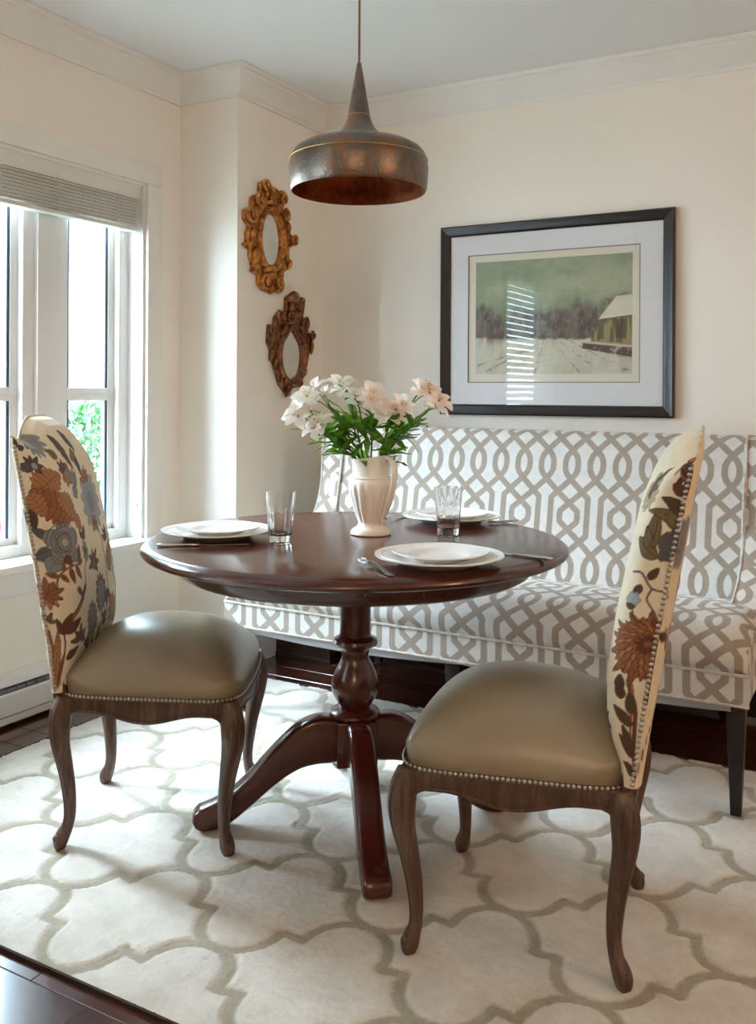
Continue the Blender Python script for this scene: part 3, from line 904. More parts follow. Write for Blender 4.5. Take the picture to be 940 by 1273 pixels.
    c.leaf(.24, 1.07, .08, .012, -50, OLIVED, GREYD, .1, 4); c.leaf(.255, 1.02, .085, .014, -70, OLIVED, GREYD); c.leaf(.235, .99, .05, .012, 20, OLIVE, GREYD)
    # pale palmette on the right half
    for q0, z0, k in ((.315, .865, 1.), (.47, .70, .8), (.47, 1.0, .8)):
        c.flower(q0, z0, .088*k, 13, BLUE*.86, GREY, GREY, 0, .24, .85, ((.5, GREY), (.8, TAN)))
        for j in range(7): c.stem([(q0, z0-.03), (q0+.018*(j-3)*k, z0+.07*k)], .0012, GREY)
        c.sprig(q0-.01, z0+.06*k, 95, 6, .045, RUST2, BROWN, 75); c.flower(q0-.005, z0-.06*k, .022, 6, RUST2, BROWN, OLIVED, 0, .3)
    c.flower(.205, .905, .020, 5, GREY, GREYD, None, 0, .3); c.sprig(.215, .915, 90, 3, .06, GREY, GREYD, 25)
    # medallion, paisley, small flowers
    c.flower(.275, .615, .056, 13, RUST*.85, BROWN, None, 0, .22, .85); c.flower(.275, .612, .040, 8, GREY, GREYD, None, 0, .10, .85, ((.6, GREYD),))
    c.flower(.195, .560, .054, 14, GREY, GREYD, None, 20, .22, .80, ((.45, GREYD), (.72, GREYD))); c.leaf(.19, .515, .05, .010, 250, OLIVED, GREYD)
    c.flower(.190, .745, .030, 7, GREY, GREYD, OLIVED, 0, .3, .7); c.stem([(.175, .71), (.18, .72), (.19, .735)], .0022, BROWN)
    c.leaf(.19, .775, .045, .010, 55, OLIVED, BROWN); c.leaf(.188, .78, .03, .008, 120, OLIVED, BROWN)
    c.sprig(.245, .705, 70, 6, .048, BROWN, OLIVED, 120); c.flower(.245, .70, .016, 5, GREYD, BROWN, RUST2)
    c.stem([(.275, .56), (.27, .50), (.26, .44)], .003, OLIVED); c.leaf(.255, .44, .10, .013, 78, GREY, GREYD); c.leaf(.225, .43, .09, .011, 95, GREYD, OLIVED)
    c.stem([(.33, .80), (.345, .70), (.335, .60), (.35, .48)], .0025, OLIVED); c.stem([(.40, .45), (.42, .58), (.40, .70), (.43, .84), (.41, .98)], .003, BROWN)
    for k in range(12):
        x = .30+.22*((k*.381) % 1); zz = .46+.30*((k*.7549+.2) % 1); c.sprig(x, zz, 60+k*50, 3, .042, OLIVED if k % 2 else GREYD, BROWN, 45)
    c.flower(.38, .55, .045, 10, RUST2, BROWN, GREY, 0, .3, .9); c.leaf(.36, .66, .10, .022, 60, RUST2, BROWN, .3, 7)
    return c.c
def floral_right(q, z):
    class Flip(Cloth):
        def leaf(s, cx, cz, L, Wd, ang, *a, **k): Cloth.leaf(s, cx, cz, L, Wd, 180-ang, *a, **k)
    z = np.interp(z, [.4, .69, .78, .86, .935, .995, 1.06, 1.11], [.4, .705, .835, .92, .965, 1.04, 1.085, 1.12])
    c = Flip(q, z)
    # rear edge q=0; front swells to the left of the picture as q grows
    c.stem([(.004, .42), (.018, .48), (.022, .56), (.04, .62), (.035, .68)], .0050, BROWN); c.stem([(.010, .41), (.028, .50), (.032, .60), (.052, .66)], .0032, RUST)
    for x, zz, L, a in ((.02, .465, .05, 130), (.024, .47, .055, 112), (.026, .53, .05, 140), (.03, .555, .04, 100), (.005, .58, .04, 60), (.05, .585, .03, 120), (.06, .60, .03, 90), (.015, .43, .04, 150)):
        c.leaf(x, zz, L*1.2, .0105, a, OLIVED, BROWN)
    c.leaf(.058, .64, .05, .008, 60, OLIVED, BROWN)
    # rust chrysanthemum
    for k in range(15):
        a = 95+k*13; c.leaf(.012, .705, .098-.018*(k % 2), .012, a, RUST2 if k % 2 else RUST, BROWN, .3, 5)
    c.flower(.018, .705, .024, 9, BROWN, BROWN, RUST, 0, .3)
    c.leaf(.012, .765, .05, .010, 20, BROWN, BROWN); c.leaf(.01, .75, .04, .009, 100, BROWN, RUST)
    # stem with leaves and pale bud
    c.stem([(.0, .85), (.03, .855), (.055, .885), (.075, .885)], .0022, BROWN); c.leaf(.04, .873, .03, .008, 60, OLIVED, BROWN); c.leaf(.05, .86, .03, .008, -120, OLIVED, BROWN)
    c.stem([(.02, .80), (.035, .83), (.03, .855)], .0020, OLIVED); c.flower(.062, .825, .020, 6, BLUE, GREY, None, 0, .2, .8); c.leaf(.055, .80, .025, .008, 150, OLIVED, BROWN); c.stem([(.06, .80), (.05, .77), (.03, .76)], .002, BROWN)
    # trio of olive leaves
    c.stem([(.005, .915), (.03, .918), (.045, .93)], .0018, OLIVED); c.leaf(.032, .918, .055, .010, 155, OLIVE, OLIVED); c.leaf(.042, .93, .055, .011, 105, OLIVE, OLIVED); c.leaf(.056, .935, .045, .008, 85, OLIVE, OLIVED); c.leaf(.052, .93, .03, .008, 120, OLIVE, OLIVED)
    c.leaf(.0, .925, .04, .020, 150, GREYD, GREYD, .3, 4)
    # big pair of leaves
    c.leaf(.002, .975, .070, .013, 140, OLIVED, BROWN, .1, 3, .12); c.leaf(.004, .955, .080, .012, 158, OLIVE, OLIVED, .1, 3, .12)
    c.leaf(.002, 1.025, .045, .010, 150, BROWN, BROWN); c.stem([(.0, 1.03), (.02, 1.06), (.04, 1.07), (.05, 1.06)], .0018, BROWN); c.leaf(.004, 1.03, .045, .009, 95, BROWN, OLIVED); c.leaf(.035, 1.045, .03, .006, 40, OLIVED, BROWN)
    c.leaf(.0, 1.06, .05, .010, 165, OLIVED, RUST)
    for a in (100, 140, 165, 185): c.leaf(.0, 1.085, .05, .007, a, RUST2, BROWN)
    c.flower(.105, 1.02, .045, 13, TAN*.8, OLIVE, None, 0, .2, .8, ((.4, OLIVE), (.7, OLIVE)))
    for k in range(22):
        x = .12+.40*((k*.381) % 1); zz = .46+.60*((k*.7549+.1) % 1); c.sprig(x, zz, 40+k*50, 3, .045, OLIVED if k % 2 else GREYD, BROWN, 50)
    c.stem([(.42, .42), (.38, .55), (.30, .62), (.27, .75), (.34, .86), (.31, 1.0)], .003, BROWN); c.leaf(.30, .64, .12, .03, 60, RUST2, BROWN, .3, 8); c.leaf(.28, .80, .10, .028, 130, RUST, BROWN, .3, 8)
    for k in range(7):
        c.flower(.16+.06*k, .55+.48*((k*.45) % 1), .04, 8+k, (RUST2, GREY, BLUE)[k % 3], (BROWN, GREYD, GREY)[k % 3], None, 0, .3)
    return c.c
def seat_outline(a):
    """plan outline of the seat at angle a: rounded trapezoid"""
    ca, sa = math.cos(a), math.sin(a); e = 2/7
    x = math.copysign(abs(ca)**e, ca); y = math.copysign(abs(sa)**e, sa)
    return seat_map(x, y)
def seat_map(x, y):                           # unit square -> plan
    X = .0+.232*x-.004
    hw = .226+.022*x
    X += .014*(1-y*y)*max(0, x)
    return (X, hw*y)
SEAT_Z = .388
def chair(root_name, label, loc, ang, floral, near):
    t = thing(root_name, label, 'chair', (loc[0], loc[1], 0), math.radians(ang), 'floral backed dining chairs')
    # --- seat cushion
    n = 60
    k = np.linspace(-1, 1, n); k = np.sign(k)*(1-(1-np.abs(k))**1.9)
    V = []; 
    for a in k:
        for b in k:
            x, y = seat_map(a, b)
            # round the plan corners
            rr = max(0., (abs(a)**6+abs(b)**6)-1)
            sc = (1/(1+rr))**(1/6)
            x, y = seat_map(a*sc, b*sc)
            ea = max(0., 1-abs(a)**3.2); eb = max(0., 1-abs(b)**3.2)
            ed = min(ea, eb)**.42*(max(ea, eb)**.30)
            z = SEAT_Z+.118*ed+.050*(1-a*a)*(1-b*b)
            # slight overhang swell of the sides
            sw = 1+.020*math.sin(min(1, ed)*PI)
            # pleat at the front corners
            if a > .5:
                dd = abs((a-abs(b))*.25); z -= .007*math.exp(-(dd/.006)**2)*max(0, (a+abs(b)-1.45)/.55)
            V.append((x*sw, y*sw, z))
    idx = np.arange(n*n).reshape(n, n)
    F = np.stack([idx[:-1, :-1], idx[1:, :-1], idx[1:, 1:], idx[:-1, 1:]], -1).reshape(-1, 4)
    link('seat', np_mesh('seat', V, F, M['leather'], 180), t)
    # --- wooden rails with a scalloped lower edge and a bead
    def rail(p0, p1, bow, out, sc):
        p0, p1 = Vector(p0), Vector(p1); d = p1-p0; nrm = Vector((d.y, -d.x)).normalized()
        if nrm.dot(Vector(out)) < 0: nrm = -nrm
        mb = MB(); m_ = 33; V = []; bead = []
        for i in range(m_):
            u = i/(m_-1); e = abs(2*u-1)
            zb = SEAT_Z-.036-.024*(.5+.5*math.cos(min(1, e*1.55)*PI))*sc-.034*max(0, (e-.80)/.20)**1.8
            p = p0+d*u+nrm*(bow*(1-(2*u-1)**2))
            for off, z in ((0, SEAT_Z+.004), (.003, SEAT_Z-.010), (.003, zb+.006), (0, zb), (-.022, zb), (-.022, SEAT_Z+.004)):
                V.append((p.x+nrm.x*off, p.y+nrm.y*off, z))
            bead.append((p.x+nrm.x*.003, p.y+nrm.y*.003, zb+.004))
        F = []
        for i in range(m_-1):
            for j in range(6):
                F.append((i*6+j, i*6+(j+1) % 6, (i+1)*6+(j+1) % 6, (i+1)*6+j))
        F += [tuple(range(6)), tuple(range((m_-1)*6, m_*6))]
        mb.add(V, F); mb.tube(bead, .0042, 6)
        return mb.build('rail', M['limed_oak'], t, 40)
    FX, FY, RX, RY = .222, .243, -.236, .200
    rail((FX+.006, -FY+.02), (FX+.006, FY-.02), .012, (1, 0), 1)
    rail((RX+.01, -RY-.002), (FX-.01, -FY-.003), .0, (0, -1), 1)
    rail((RX+.01, RY+.002), (FX-.01, FY+.003), .0, (0, 1), 1)
    rail((RX-.006, -RY+.02), (RX-.006, RY-.02), .0, (-1, 0), .4)
    # --- cabriole legs
    def leg(kind, s):
        if kind == 'front':
            b = Vector((FX-.008, s*(FY-.010), 0)); o = Vector((.72, s*.70, 0))
        else:
            b = Vector((RX+.012, s*(RY-.004), 0)); o = Vector((-.80, s*.60, 0))
        if kind == 'front':
            st = [(SEAT_Z-.001, -.004, .021), (.355, .006, .026), (.315, .012, .027), (.27, .008, .0235), (.21, -.006, .0195), (.15, -.018, .0165), (.09, -.024, .0135), (.055, -.022, .0130), (.036, -.015, .0155), (.020, -.009, .0170), (.008, -.007, .0150), (.0, -.008, .0125)]
        else:
            st = [(SEAT_Z-.001, -.005, .020), (.355, .004, .025), (.315, .009, .0255), (.27, .006, .022), (.21, -.006, .0185), (.15, -.016, .016), (.09, -.020, .0135), (.055, -.014, .0135), (.036, -.004, .0160), (.020, .004, .0170), (.008, .006, .0150), (.0, .005, .0125)]
        pts = [b+o*q+Vector((0, 0, z)) for z, q, r_ in st]; rad = [r_ for z, q, r_ in st]
        P = smooth_path(pts, 40); Rr = smooth_vals(rad, 40)
        P[0].z = st[0][0]; P[-1].z = 0
        mb = MB(); mb.tube(P, Rr, 14, None, True, (1, 1), 3.4, up=o)
        # curled toe
        q = b+o*(st[9][1]+.011)+Vector((0, 0, .026)); mb.ball(q, .0105, 8, 6)
        # carved ridge down the outer face
        mb.tube([P[i]+o*(Rr[i]*.98) for i in range(3, 34)], .0032, 5)
        return mb.build('leg', M['limed_oak'], t, 50)
    for s in (-1, 1): leg('front', s)
    for s in (-1, 1): leg('rear', s)
    # --- backrest (front shell) and its outside back
    X, Yy, Z, S_, P_ = backrest_geom(250, 300)
    q = (S_+P_/2) if near < 0 else (P_/2-S_)
    colr = floral(q, Z)
    V = np.stack([X, Yy, Z], -1).reshape(-1, 3); n0, n1 = X.shape
    idx = np.arange(n0*n1).reshape(n0, n1)
    F = np.stack([idx[:-1, :-1], idx[1:, :-1], idx[1:, 1:], idx[:-1, 1:]], -1).reshape(-1, 4)
    link('backrest', np_mesh('backrest', V, F, M['floral'], 180, colr.reshape(-1, 3)), t)
    nu, nv = 60, 90
    yn = np.linspace(-1, 1, nu); tt_ = np.linspace(0, 1, nv)
    YN, T = np.meshgrid(yn, tt_, indexing='ij')
    Zb = BZ0+T*(back_topz(YN)+.001-BZ0); HW = .203+.006*T-.010*np.clip((T-.93)/.07, 0, 1)**2*np.abs(YN)
    edge = np.clip(np.minimum(1-np.abs(YN), (1-T)*2.0)/.14, 0, 1)
    Xb = back_x(Zb)-.012*np.sqrt(edge)-.008*np.sin(PI*np.clip(T, 0, 1))*(1-YN**2)
    V = np.stack([Xb, HW*YN, Zb], -1).reshape(-1, 3); idx = np.arange(nu*nv).reshape(nu, nv)
    F = np.stack([idx[:-1, :-1], idx[:-1, 1:], idx[1:, 1:], idx[1:, :-1]], -1).reshape(-1, 4)
    cb = floral((HW*YN+.21)*1.0, Zb)
    link('back_panel', np_mesh('back_panel', V, F, M['floral'], 180, cb.reshape(-1, 3)), t)
    # welt over the crest
    mb = MB(); pts = []
    for i in range(41):
        y = -1+2*i/40; z = float(back_topz(y)); pts.append((float(back_x(z))-.001, y*(.209-.010*abs(y)), z+.001))
    mb.tube(pts, .0036, 6); mb.build('welt', M['tan_welt'], t, 60)
    # gimp band behind the nails, then the nails, spaced evenly round the seat
    raw = []
    for i in range(4001):
        raw.append(Vector(seat_outline(-PI+2*PI*i/4000)))
    cum = [0.0]; ring = [raw[0]]
    for p in raw[1:]:
        d = (p-ring[-1]).length; n_ = max(1, int(d/.002)); q0 = ring[-1].copy()
        for j in range(1, n_+1): ring.append(q0+(p-q0)*(j/n_)); cum.append(cum[-1]+d/n_)
    tot = cum[-1]
    def at(l):
        l %= tot; i = int(np.searchsorted(cum, l)); i = min(max(i, 1), len(ring)-1)
        a0, b0 = ring[i-1], ring[i]; k_ = (l-cum[i-1])/max(1e-9, cum[i]-cum[i-1]); p = a0+(b0-a0)*k_
        e0 = ring[(i-4) % len(ring)]; e1 = ring[(i+4) % len(ring)]; d = e1-e0
        return p, Vector((d.y, -d.x, 0)).normalized()
    mb = MB(); V = []; F = []; nb = 160
    for i in range(nb):
        p, nv_ = at(tot*i/nb)
        V += [(p.x+nv_.x*.0062, p.y+nv_.y*.0062, SEAT_Z), (p.x+nv_.x*.0062, p.y+nv_.y*.0062, SEAT_Z+.013)]
    for i in range(nb): a, b = 2*i, 2*((i+1) % nb); F.append((a, b, b+1, a+1))
    mb.add(V, F); mb.build('gimp_band', M['gimp'], t, 60)
    nm = MB(); nm.lathe([(.0046, 0), (.0044, .0012), (.0034, .0026), (.0016, .0036), (0, .0038)], 8)
    me = nm.mesh('nailhead', M['nail'], 180)
    nn = int(tot/.0108)
    for i in range(nn):
        p, nv_ = at(tot*i/nn)
        if p.x < -.215: continue                         # the rear run is hidden by the back
        o = link('nailhead', me, t, (p.x+nv_.x*.0062, p.y+nv_.y*.0062, SEAT_Z+.007))
        o.rotation_euler = nv_.to_track_quat('Z', 'Y').to_euler()
    # up both sides of the back
    for s in (-1, 1):
        z = BZ0+.008
        while z < BZC-.022:
            tt0 = (z-BZ0)/(BZC-BZ0)
            hw = .203+.006*tt0
            o = link('nailhead', me, t, (float(back_x(z))+.0055, s*(hw*.993+.0005), z), None, (1.12, 1.12, 1.12))
            o.rotation_euler = Vector((0, s, 0)).to_track_quat('Z', 'Y').to_euler()
            z += .0110
    # rear uprights in the wood that carry the back
    mb = MB()
    for s in (-1, 1):
        mb = MB(); mb.tube([(RX+.004, s*.178, SEAT_Z-.02), (RX-.004, s*.18, .43)], .018, 8, None, True, (1, 1), 4)
        mb.build('back_post', M['limed_oak'], t, 50)
    return t
chair('dining_chair', 'dining chair with a rust and grey floral back standing by the window', (-1.765, 1.962), 29.2, floral_left, -1)
chair('dining_chair', 'dining chair with its side and nailhead edge toward us, in front of the sofa bench', (-.716, 1.99), 189.8, floral_right, 1)

# ------------------------------------------------------------------ banquette
def banquette():
    SX0, SX1 = -2.150, -.335
    t = thing('banquette', 'long upholstered banquette in grey trellis fabric on black legs against the wall', 'bench', ((SX0+SX1)/2, 3.1, 0))
    ox, oy = t.location.x, t.location.y
    def sheet(name, prof, v0, x0, x1, u_off, ends=True, nx=90, puff=None, par=t):
        """extrude a (y,z) outline along x with fabric coordinates along its length"""
        P = [Vector((p.x, p.y)) for p in smooth_path([(a, b, 0) for a, b in prof], 10*(len(prof)-1))]
        L = [0]
        for a, b in zip(P[:-1], P[1:]): L.append(L[-1]+(b-a).length)
        xs = np.linspace(x0, x1, nx); V = []; UV = []
        for x in xs:
            e = min(x-x0, x1-x)
            for i, p in enumerate(P):
                yy, zz = p.x, p.y
                if puff: yy, zz = puff(x, yy, zz, e)
                V.append((x-ox, yy-oy, zz)); UV.append(((x-u_off)/UNIT, (v0+L[i])/UNIT))
        k = len(P); idx = np.arange(nx*k).reshape(nx, k)
        F = np.stack([idx[:-1, :-1], idx[1:, :-1], idx[1:, 1:], idx[:-1, 1:]], -1).reshape(-1, 4)
        o = link(name, np_mesh(name, V, F, M['trellis'], 60, None, UV), par)
        return o
    H = 2.05*UNIT
    # seat: front cushion edge, crown and run back under the backrest; octagon row centred on the welt
    def puff(x, y, z, e):
        k = max(0, 1-e/.07)
        return y+.018*k*k*(1 if y < 2.8 else 0), z-.030*k*k*(1 if z > .44 else (z-.405)/.035 if z > .405 else 0)
    sheet('seat', [(2.700, .405), (2.682, .435), (2.688, .475), (2.725, .512), (2.80, .532), (2.95, .536), (3.10, .522), (3.22, .502), (3.30, .470)], H, SX0+.004, SX1-.004, -.432, puff=puff)
    sheet('seat_rail', [(2.700, .318), (2.699, .36), (2.700, .405)], H-.087, SX0, SX1, -.432)
    # body behind the fabric: ends and bottom so that nothing is hollow
    mb = MB(); mb.prism([(2.704, .318), (3.70, .318), (3.66, .45), (3.27, .46), (2.80, .50), (2.715, .47)], 'x', SX0+.006, SX1-.006, Matrix.Translation((-ox, -oy, 0)))
    o = mb.build('seat_box', M['trellis'], t, 0); box_uv(o, ox, oy)
    # side gussets of the cushion
    # back
    zc = .905
    def arcv(y0, z0, z): return (z-z0)*1.02
    prof = [(3.262, .455), (3.30, .60), (3.345, .80), (3.382, .96), (3.392, 1.005), (3.412, 1.030), (3.45, 1.036), (3.50, 1.030), (3.54, 1.005), (3.61, .80), (3.73, .318)]  # unseen rear slope added to block light from the gap at the wall
    sheet('back', prof, -(zc-.455)*1.045, SX0+.05, SX1-.05, -1.047+.002)
    # wings
    for s, x0, x1 in ((-1, SX0, SX0+.10), (1, SX1-.10, SX1)):
        poly = [(3.73, .318), (2.86, .318), (2.86, .47), (2.93, .505), (3.05, .530), (3.16, .565), (3.245, .615), (3.300, .675), (3.335, .745), (3.352, .82), (3.362, .92), (3.372, 1.0), (3.386, 1.028), (3.43, 1.038), (3.50, 1.030), (3.545, 1.0)]
        mb = MB(); mb.prism(poly, 'x', x0, x1, Matrix.Translation((-ox, -oy, 0)))
        o = mb.build('wing', M['trellis'], t, 40, .012, 3); box_uv(o, ox, oy)
        for xx in (x0+.004, x1-.004):
            mb = MB(); path = smooth_path([(xx-ox, a-oy, b) for a, b in [(y_, z_+.0) for y_, z_ in poly[2:14]]], 60); mb.tube(path, .0042, 6); mb.build('piping', M['piping'], o, 60)
    # welts
    mb = MB(); mb.tube([(SX0-ox, 2.698-oy, .405), (SX1-ox, 2.698-oy, .405)], .0052, 8); mb.build('welt', M['piping'], t, 60)
    mb = MB(); mb.tube([(SX0-ox, 2.701-oy, .319), (SX1-ox, 2.701-oy, .319)], .0042, 8); mb.build('welt', M['piping'], t, 60)
    for xx in (SX0+.102, SX1-.102):
        mb = MB(); mb.tube(smooth_path([(xx-ox, a-.004-oy, b) for a, b in [(3.275, .50), (3.298, .60), (3.342, .80), (3.380, .96), (3.392, 1.01)]], 30), .0045, 6); mb.build('welt', M['piping'], t, 60)
    # seam down the front rail
    mb = MB()
    for xx in (-1.60,): mb.tube([(xx-ox, 2.6985-oy, .32), (xx-ox, 2.6985-oy, .40)], .0018, 5)
    mb.build('seam', M['gimp'], t, 60)
    # dust cover sagging under the frame
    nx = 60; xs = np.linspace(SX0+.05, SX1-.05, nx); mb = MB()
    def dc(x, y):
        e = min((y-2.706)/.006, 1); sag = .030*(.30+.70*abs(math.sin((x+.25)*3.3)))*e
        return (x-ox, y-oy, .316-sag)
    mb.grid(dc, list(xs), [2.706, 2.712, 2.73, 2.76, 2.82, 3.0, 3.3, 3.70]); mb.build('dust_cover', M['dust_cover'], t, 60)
    # black sheet added behind the rear legs to darken the shade under the bench
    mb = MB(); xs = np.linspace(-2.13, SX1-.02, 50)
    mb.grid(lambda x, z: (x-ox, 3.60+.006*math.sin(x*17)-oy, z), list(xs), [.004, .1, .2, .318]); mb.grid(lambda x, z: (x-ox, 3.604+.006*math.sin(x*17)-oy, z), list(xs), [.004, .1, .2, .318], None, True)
    mb.build('added_shade_sheet', M['shade_sheet'], t, 60)
    # legs: tapered, the rear ones splayed
    def leg(x, y, dx, dy, zt=.316):
        mb = MB(); V = []
        for z, h, k in ((zt, .026, 0), (.0005, .0145, 1)):
            for a, b in ((-1, -1), (1, -1), (1, 1), (-1, 1)): V.append((x-ox+a*h+dx*k, y-oy+b*h+dy*k, z))
        mb.add(V, [(0, 1, 2, 3), (4, 7, 6, 5), (0, 4, 5, 1), (1, 5, 6, 2), (2, 6, 7, 3), (3, 7, 4, 0)])
        mb.build('leg', M['espresso'], t, 30, .003, 2)
    for x in (-2.108, -1.24, -.374): leg(x, 2.748, 0, 0)
    for x, dx in ((-1.93, -.02), (-.57, .05)): leg(x, 3.46, dx, .06)
def box_uv(o, ox, oy):
    me = o.data; l = me.uv_layers.new(name='UVMap')
    for p in me.polygons:
        n = p.normal
        for li in p.loop_indices:
            v = me.vertices[me.loops[li].vertex_index].co
            y, z = v.y+oy, v.z
            l.data[li].uv = ((y if abs(n.x) > .5 else v.x+ox)/UNIT+.35, (z if abs(n.z) < .7 else y)/UNIT)
M['piping'] = plain('fabric_piping', S(196, 188, 178), .85, .25, 40)
banquette()
bx = thing('wooden_box', 'low dark wooden box on the floor under the banquette', 'box', (-2.285, 3.50, FZ))
MB().box(-.143, .148, -.088, .20, .0, .02).build('base', M['dark_box'], bx, 30, .002)
MB().box(-.141, .146, -.086, .198, .02, .20).build('case', M['dark_box'], bx, 30, .003)
MB().box(-.145, .150, -.090, .202, .20, .218).build('lid', M['dark_box'], bx, 30, .003)

# ------------------------------------------------------------------ pendant lamp
def pendant():
    LX, LY, Z0 = -1.292, 2.199, 1.735
    t = thing('pendant_lamp', 'hammered iron and copper pendant lamp hanging over the table', 'lamp', (LX, LY, CEIL))
    z = lambda a: a-CEIL
    outer = [(.1855, 1.735), (.1890, 1.742), (.1915, 1.770), (.1930, 1.797), (.1905, 1.818), (.1855, 1.835), (.174, 1.850), (.153, 1.862), (.125, 1.870), (.100, 1.876), (.082, 1.881), (.070, 1.887), (.058, 1.896),
             (.046, 1.910), (.038, 1.924), (.032, 1.940), (.028, 1.965), (.022, 2.00), (.016, 2.035), (.0105, 2.066), (.0075, 2.080), (.006, 2.092)]
    MB().lathe([(r_, z(h)) for r_, h in outer], 96, None, None, False).build('shade', M['lamp_out'], t, 60)
    inner = [(.1855, 1.735), (.1835, 1.7355), (.1875, 1.770), (.1890, 1.797), (.1865, 1.816), (.181, 1.832), (.170, 1.846), (.150, 1.857), (.10, 1.868), (.05, 1.880), (0, 1.884)]
    MB().lathe([(r_, z(h)) for r_, h in inner], 96, None, None, False).build('shade_lining', M['lamp_in'], t, 60)
    for r_, h in ((.1912, 1.8215), (.0302, 1.945)):
        mb = MB(); mb.tube([(r_*math.cos(a), r_*math.sin(a), z(h)) for a in [2*PI*i/96 for i in range(97)]], .0014, 6); mb.build('brass_band', M['brass'], t, 180)
    MB().lathe([(.0, z(1.884)), (.018, z(1.884)), (.018, z(1.862)), (.014, z(1.856)), (0, z(1.856))], 20).build('socket', M['lamp_out'], t, 40)
    MB().lathe([(.0, z(1.858)), (.012, z(1.856)), (.015, z(1.846)), (.021, z(1.832)), (.023, z(1.820)), (.018, z(1.804)), (.008, z(1.797)), (0, z(1.796))], 24).build('bulb', M['bulb'], t, 180)
    MB().tube([(0, 0, z(2.088)), (0, 0, z(2.3)), (0, 0, -.02)], .0034, 8).build('cord', M['lamp_cord'], t, 60)
    MB().lathe([(0, -.001), (.055, -.001), (.055, -.008), (.045, -.020), (.012, -.028), (0, -.028)], 32).build('canopy', M['lamp_out'], t, 40)
pendant()

# ------------------------------------------------------------------ gilded mirrors
def spiral(mb, cx, cz, R, a0, turns, hand, depth, r0=.27):
    pts = []; rad = []
    n = 22
    for i in range(n+1):
        u = i/n; rr = R*(1-.78*u); a = a0+hand*turns*2*PI*u
        pts.append((depth*(.7+.9*u*(1-.3*u)), cx+rr*.74*math.cos(a), cz+rr*.74*math.sin(a))); rad.append(R*(r0*(1-.45*u)))
    mb.tube(pts, rad, 8, None, True, (1, 1)); mb.ball(pts[-1], R*.27, 8, 5)
def leaf_blob(mb, cx, cz, L, w, ang, depth):
    a = math.radians(ang); pts = []; rad = []
    for i in range(11):
        u = i/10; k = math.sin(PI*min(1, u*.9+.1))
        bx = L*(u-.5); pts.append((depth*(.4+.6*k), cx+bx*math.cos(a)-L*.12*math.sin(u*PI)*math.sin(a), cz+bx*math.sin(a)+L*.12*math.sin(u*PI)*math.cos(a))); rad.append(max(.0015, w*k**.8))
    mb.tube(pts, rad, 8, None, True, (.8, 1)); 
    mb.tube([(p[0]+r_*.75, p[1], p[2]) for p, r_ in zip(pts, rad)][2:9], .0018, 5)
def mirror(name, label, yc, zc, gx, gz, mat, shape, decos, outline):
    t = thing(name, label, 'mirror', (XJ, yc, zc), 0, 'ornate gilded wall mirrors')
    def oval(k, a):
        y, z = gx*k*math.cos(a), gz*k*math.sin(a)
        if shape and z > 0:
            q = z/(gz*k); y *= 1-.18*max(0, q-.45)*1.4; z *= 1+.10*math.exp(-(math.cos(a)/.35)**2)-.06*math.exp(-((abs(math.cos(a))-.6)/.2)**2)
        return y, z
    n = 48; mb = MB()
    V = [(.008,)+oval(1.03, 2*PI*i/n) for i in range(n)]+[(.010,)+oval(1.03, 2*PI*i/n) for i in range(n)]
    mb.add(V, [tuple(range(n))[::-1], tuple(range(n, 2*n))]+[(i, (i+1) % n, (i+1) % n+n, i+n) for i in range(n)])
    mb.build('mirror_glass', M['mirror'], t, 20)
    prof = [(.98, .009), (1.0, .018), (1.10, .024), (1.16, .020), (1.22, .028), (1.34, .030), (1.44, .022), (1.48, .0), (1.0, .0)]
    V = []; k = len(prof)
    for i in range(n):
        for m_, x in prof:
            y, z = oval(1, 2*PI*i/n); L = math.hypot(y, z); ex = (m_-1)*gx*1.0
            V.append((x, y*(1+ex/L), z*(1+ex/L)))
    F = [(i*k+j, ((i+1) % n)*k+j, ((i+1) % n)*k+(j+1) % k, i*k+(j+1) % k) for i in range(n) for j in range(k)]
    mb = MB(); mb.add(V, F); mb.build('moulding', mat, t, 50)
    # lobed carved plate under the scrolls
    rays = []
    for i in range(144):
        a = 2*PI*i/144; best = 0; dx, dz = math.cos(a), math.sin(a)
        for (ay, az_), (by, bz) in zip(outline, outline[1:]+outline[:1]):
            ey, ez = by-ay, bz-az_; det = dx*(-ez)+ey*dz
            if abs(det) < 1e-12: continue
            tt0 = (ay*(-ez)+ey*az_)/det; uu = (dx*az_-dz*ay)/det
            if tt0 > 0 and -1e-6 <= uu <= 1+1e-6: best = max(best, tt0)
        oy, oz = oval(1.05, a)
        # the oval's own point on this ray
        ro = 1/math.sqrt((dx/(gx*1.05))**2+(dz/(gz*1.05))**2)
        rays.append((dx, dz, max(best, ro*1.2), ro))
    mb = MB(); V = []
    for dx, dz, R_, ro in rays:
        for k_, x in ((1.0, 0), (1.0, .006), (.965, .014), (.90, .018), (.72, .014), (0, .012)):
            q = ro+(R_-ro)*k_; V.append((x, dx*q, dz*q))
    F = [(i*6+j, ((i+1) % 144)*6+j, ((i+1) % 144)*6+j+1, i*6+j+1) for i in range(144) for j in range(5)]
    mb.add(V, F); mb.build('carved_plate', mat, t, 60)
    for d in decos:
        mb = MB()
        if d[0] == 's': spiral(mb, *d[1:]); mb.build('scroll', mat, t, 60)
        elif d[0] == 'l': leaf_blob(mb, *d[1:]); mb.build('carved_leaf', mat, t, 60)
        elif d[0] == 'b': mb.ball((d[4], d[1], d[2]), d[3], 10, 7); mb.build('boss', mat, t, 60)
def dec(px, pz, cx, cz, fy, fz): return ((px-cx)*fy, -(pz-cz)*fz)
def D1(x, y_): return dec(x, y_, 365, 670, .000724, .000428)
def D2(x, y_): return dec(x, y_, 335, 780, .000725, .000404)
m1 = []
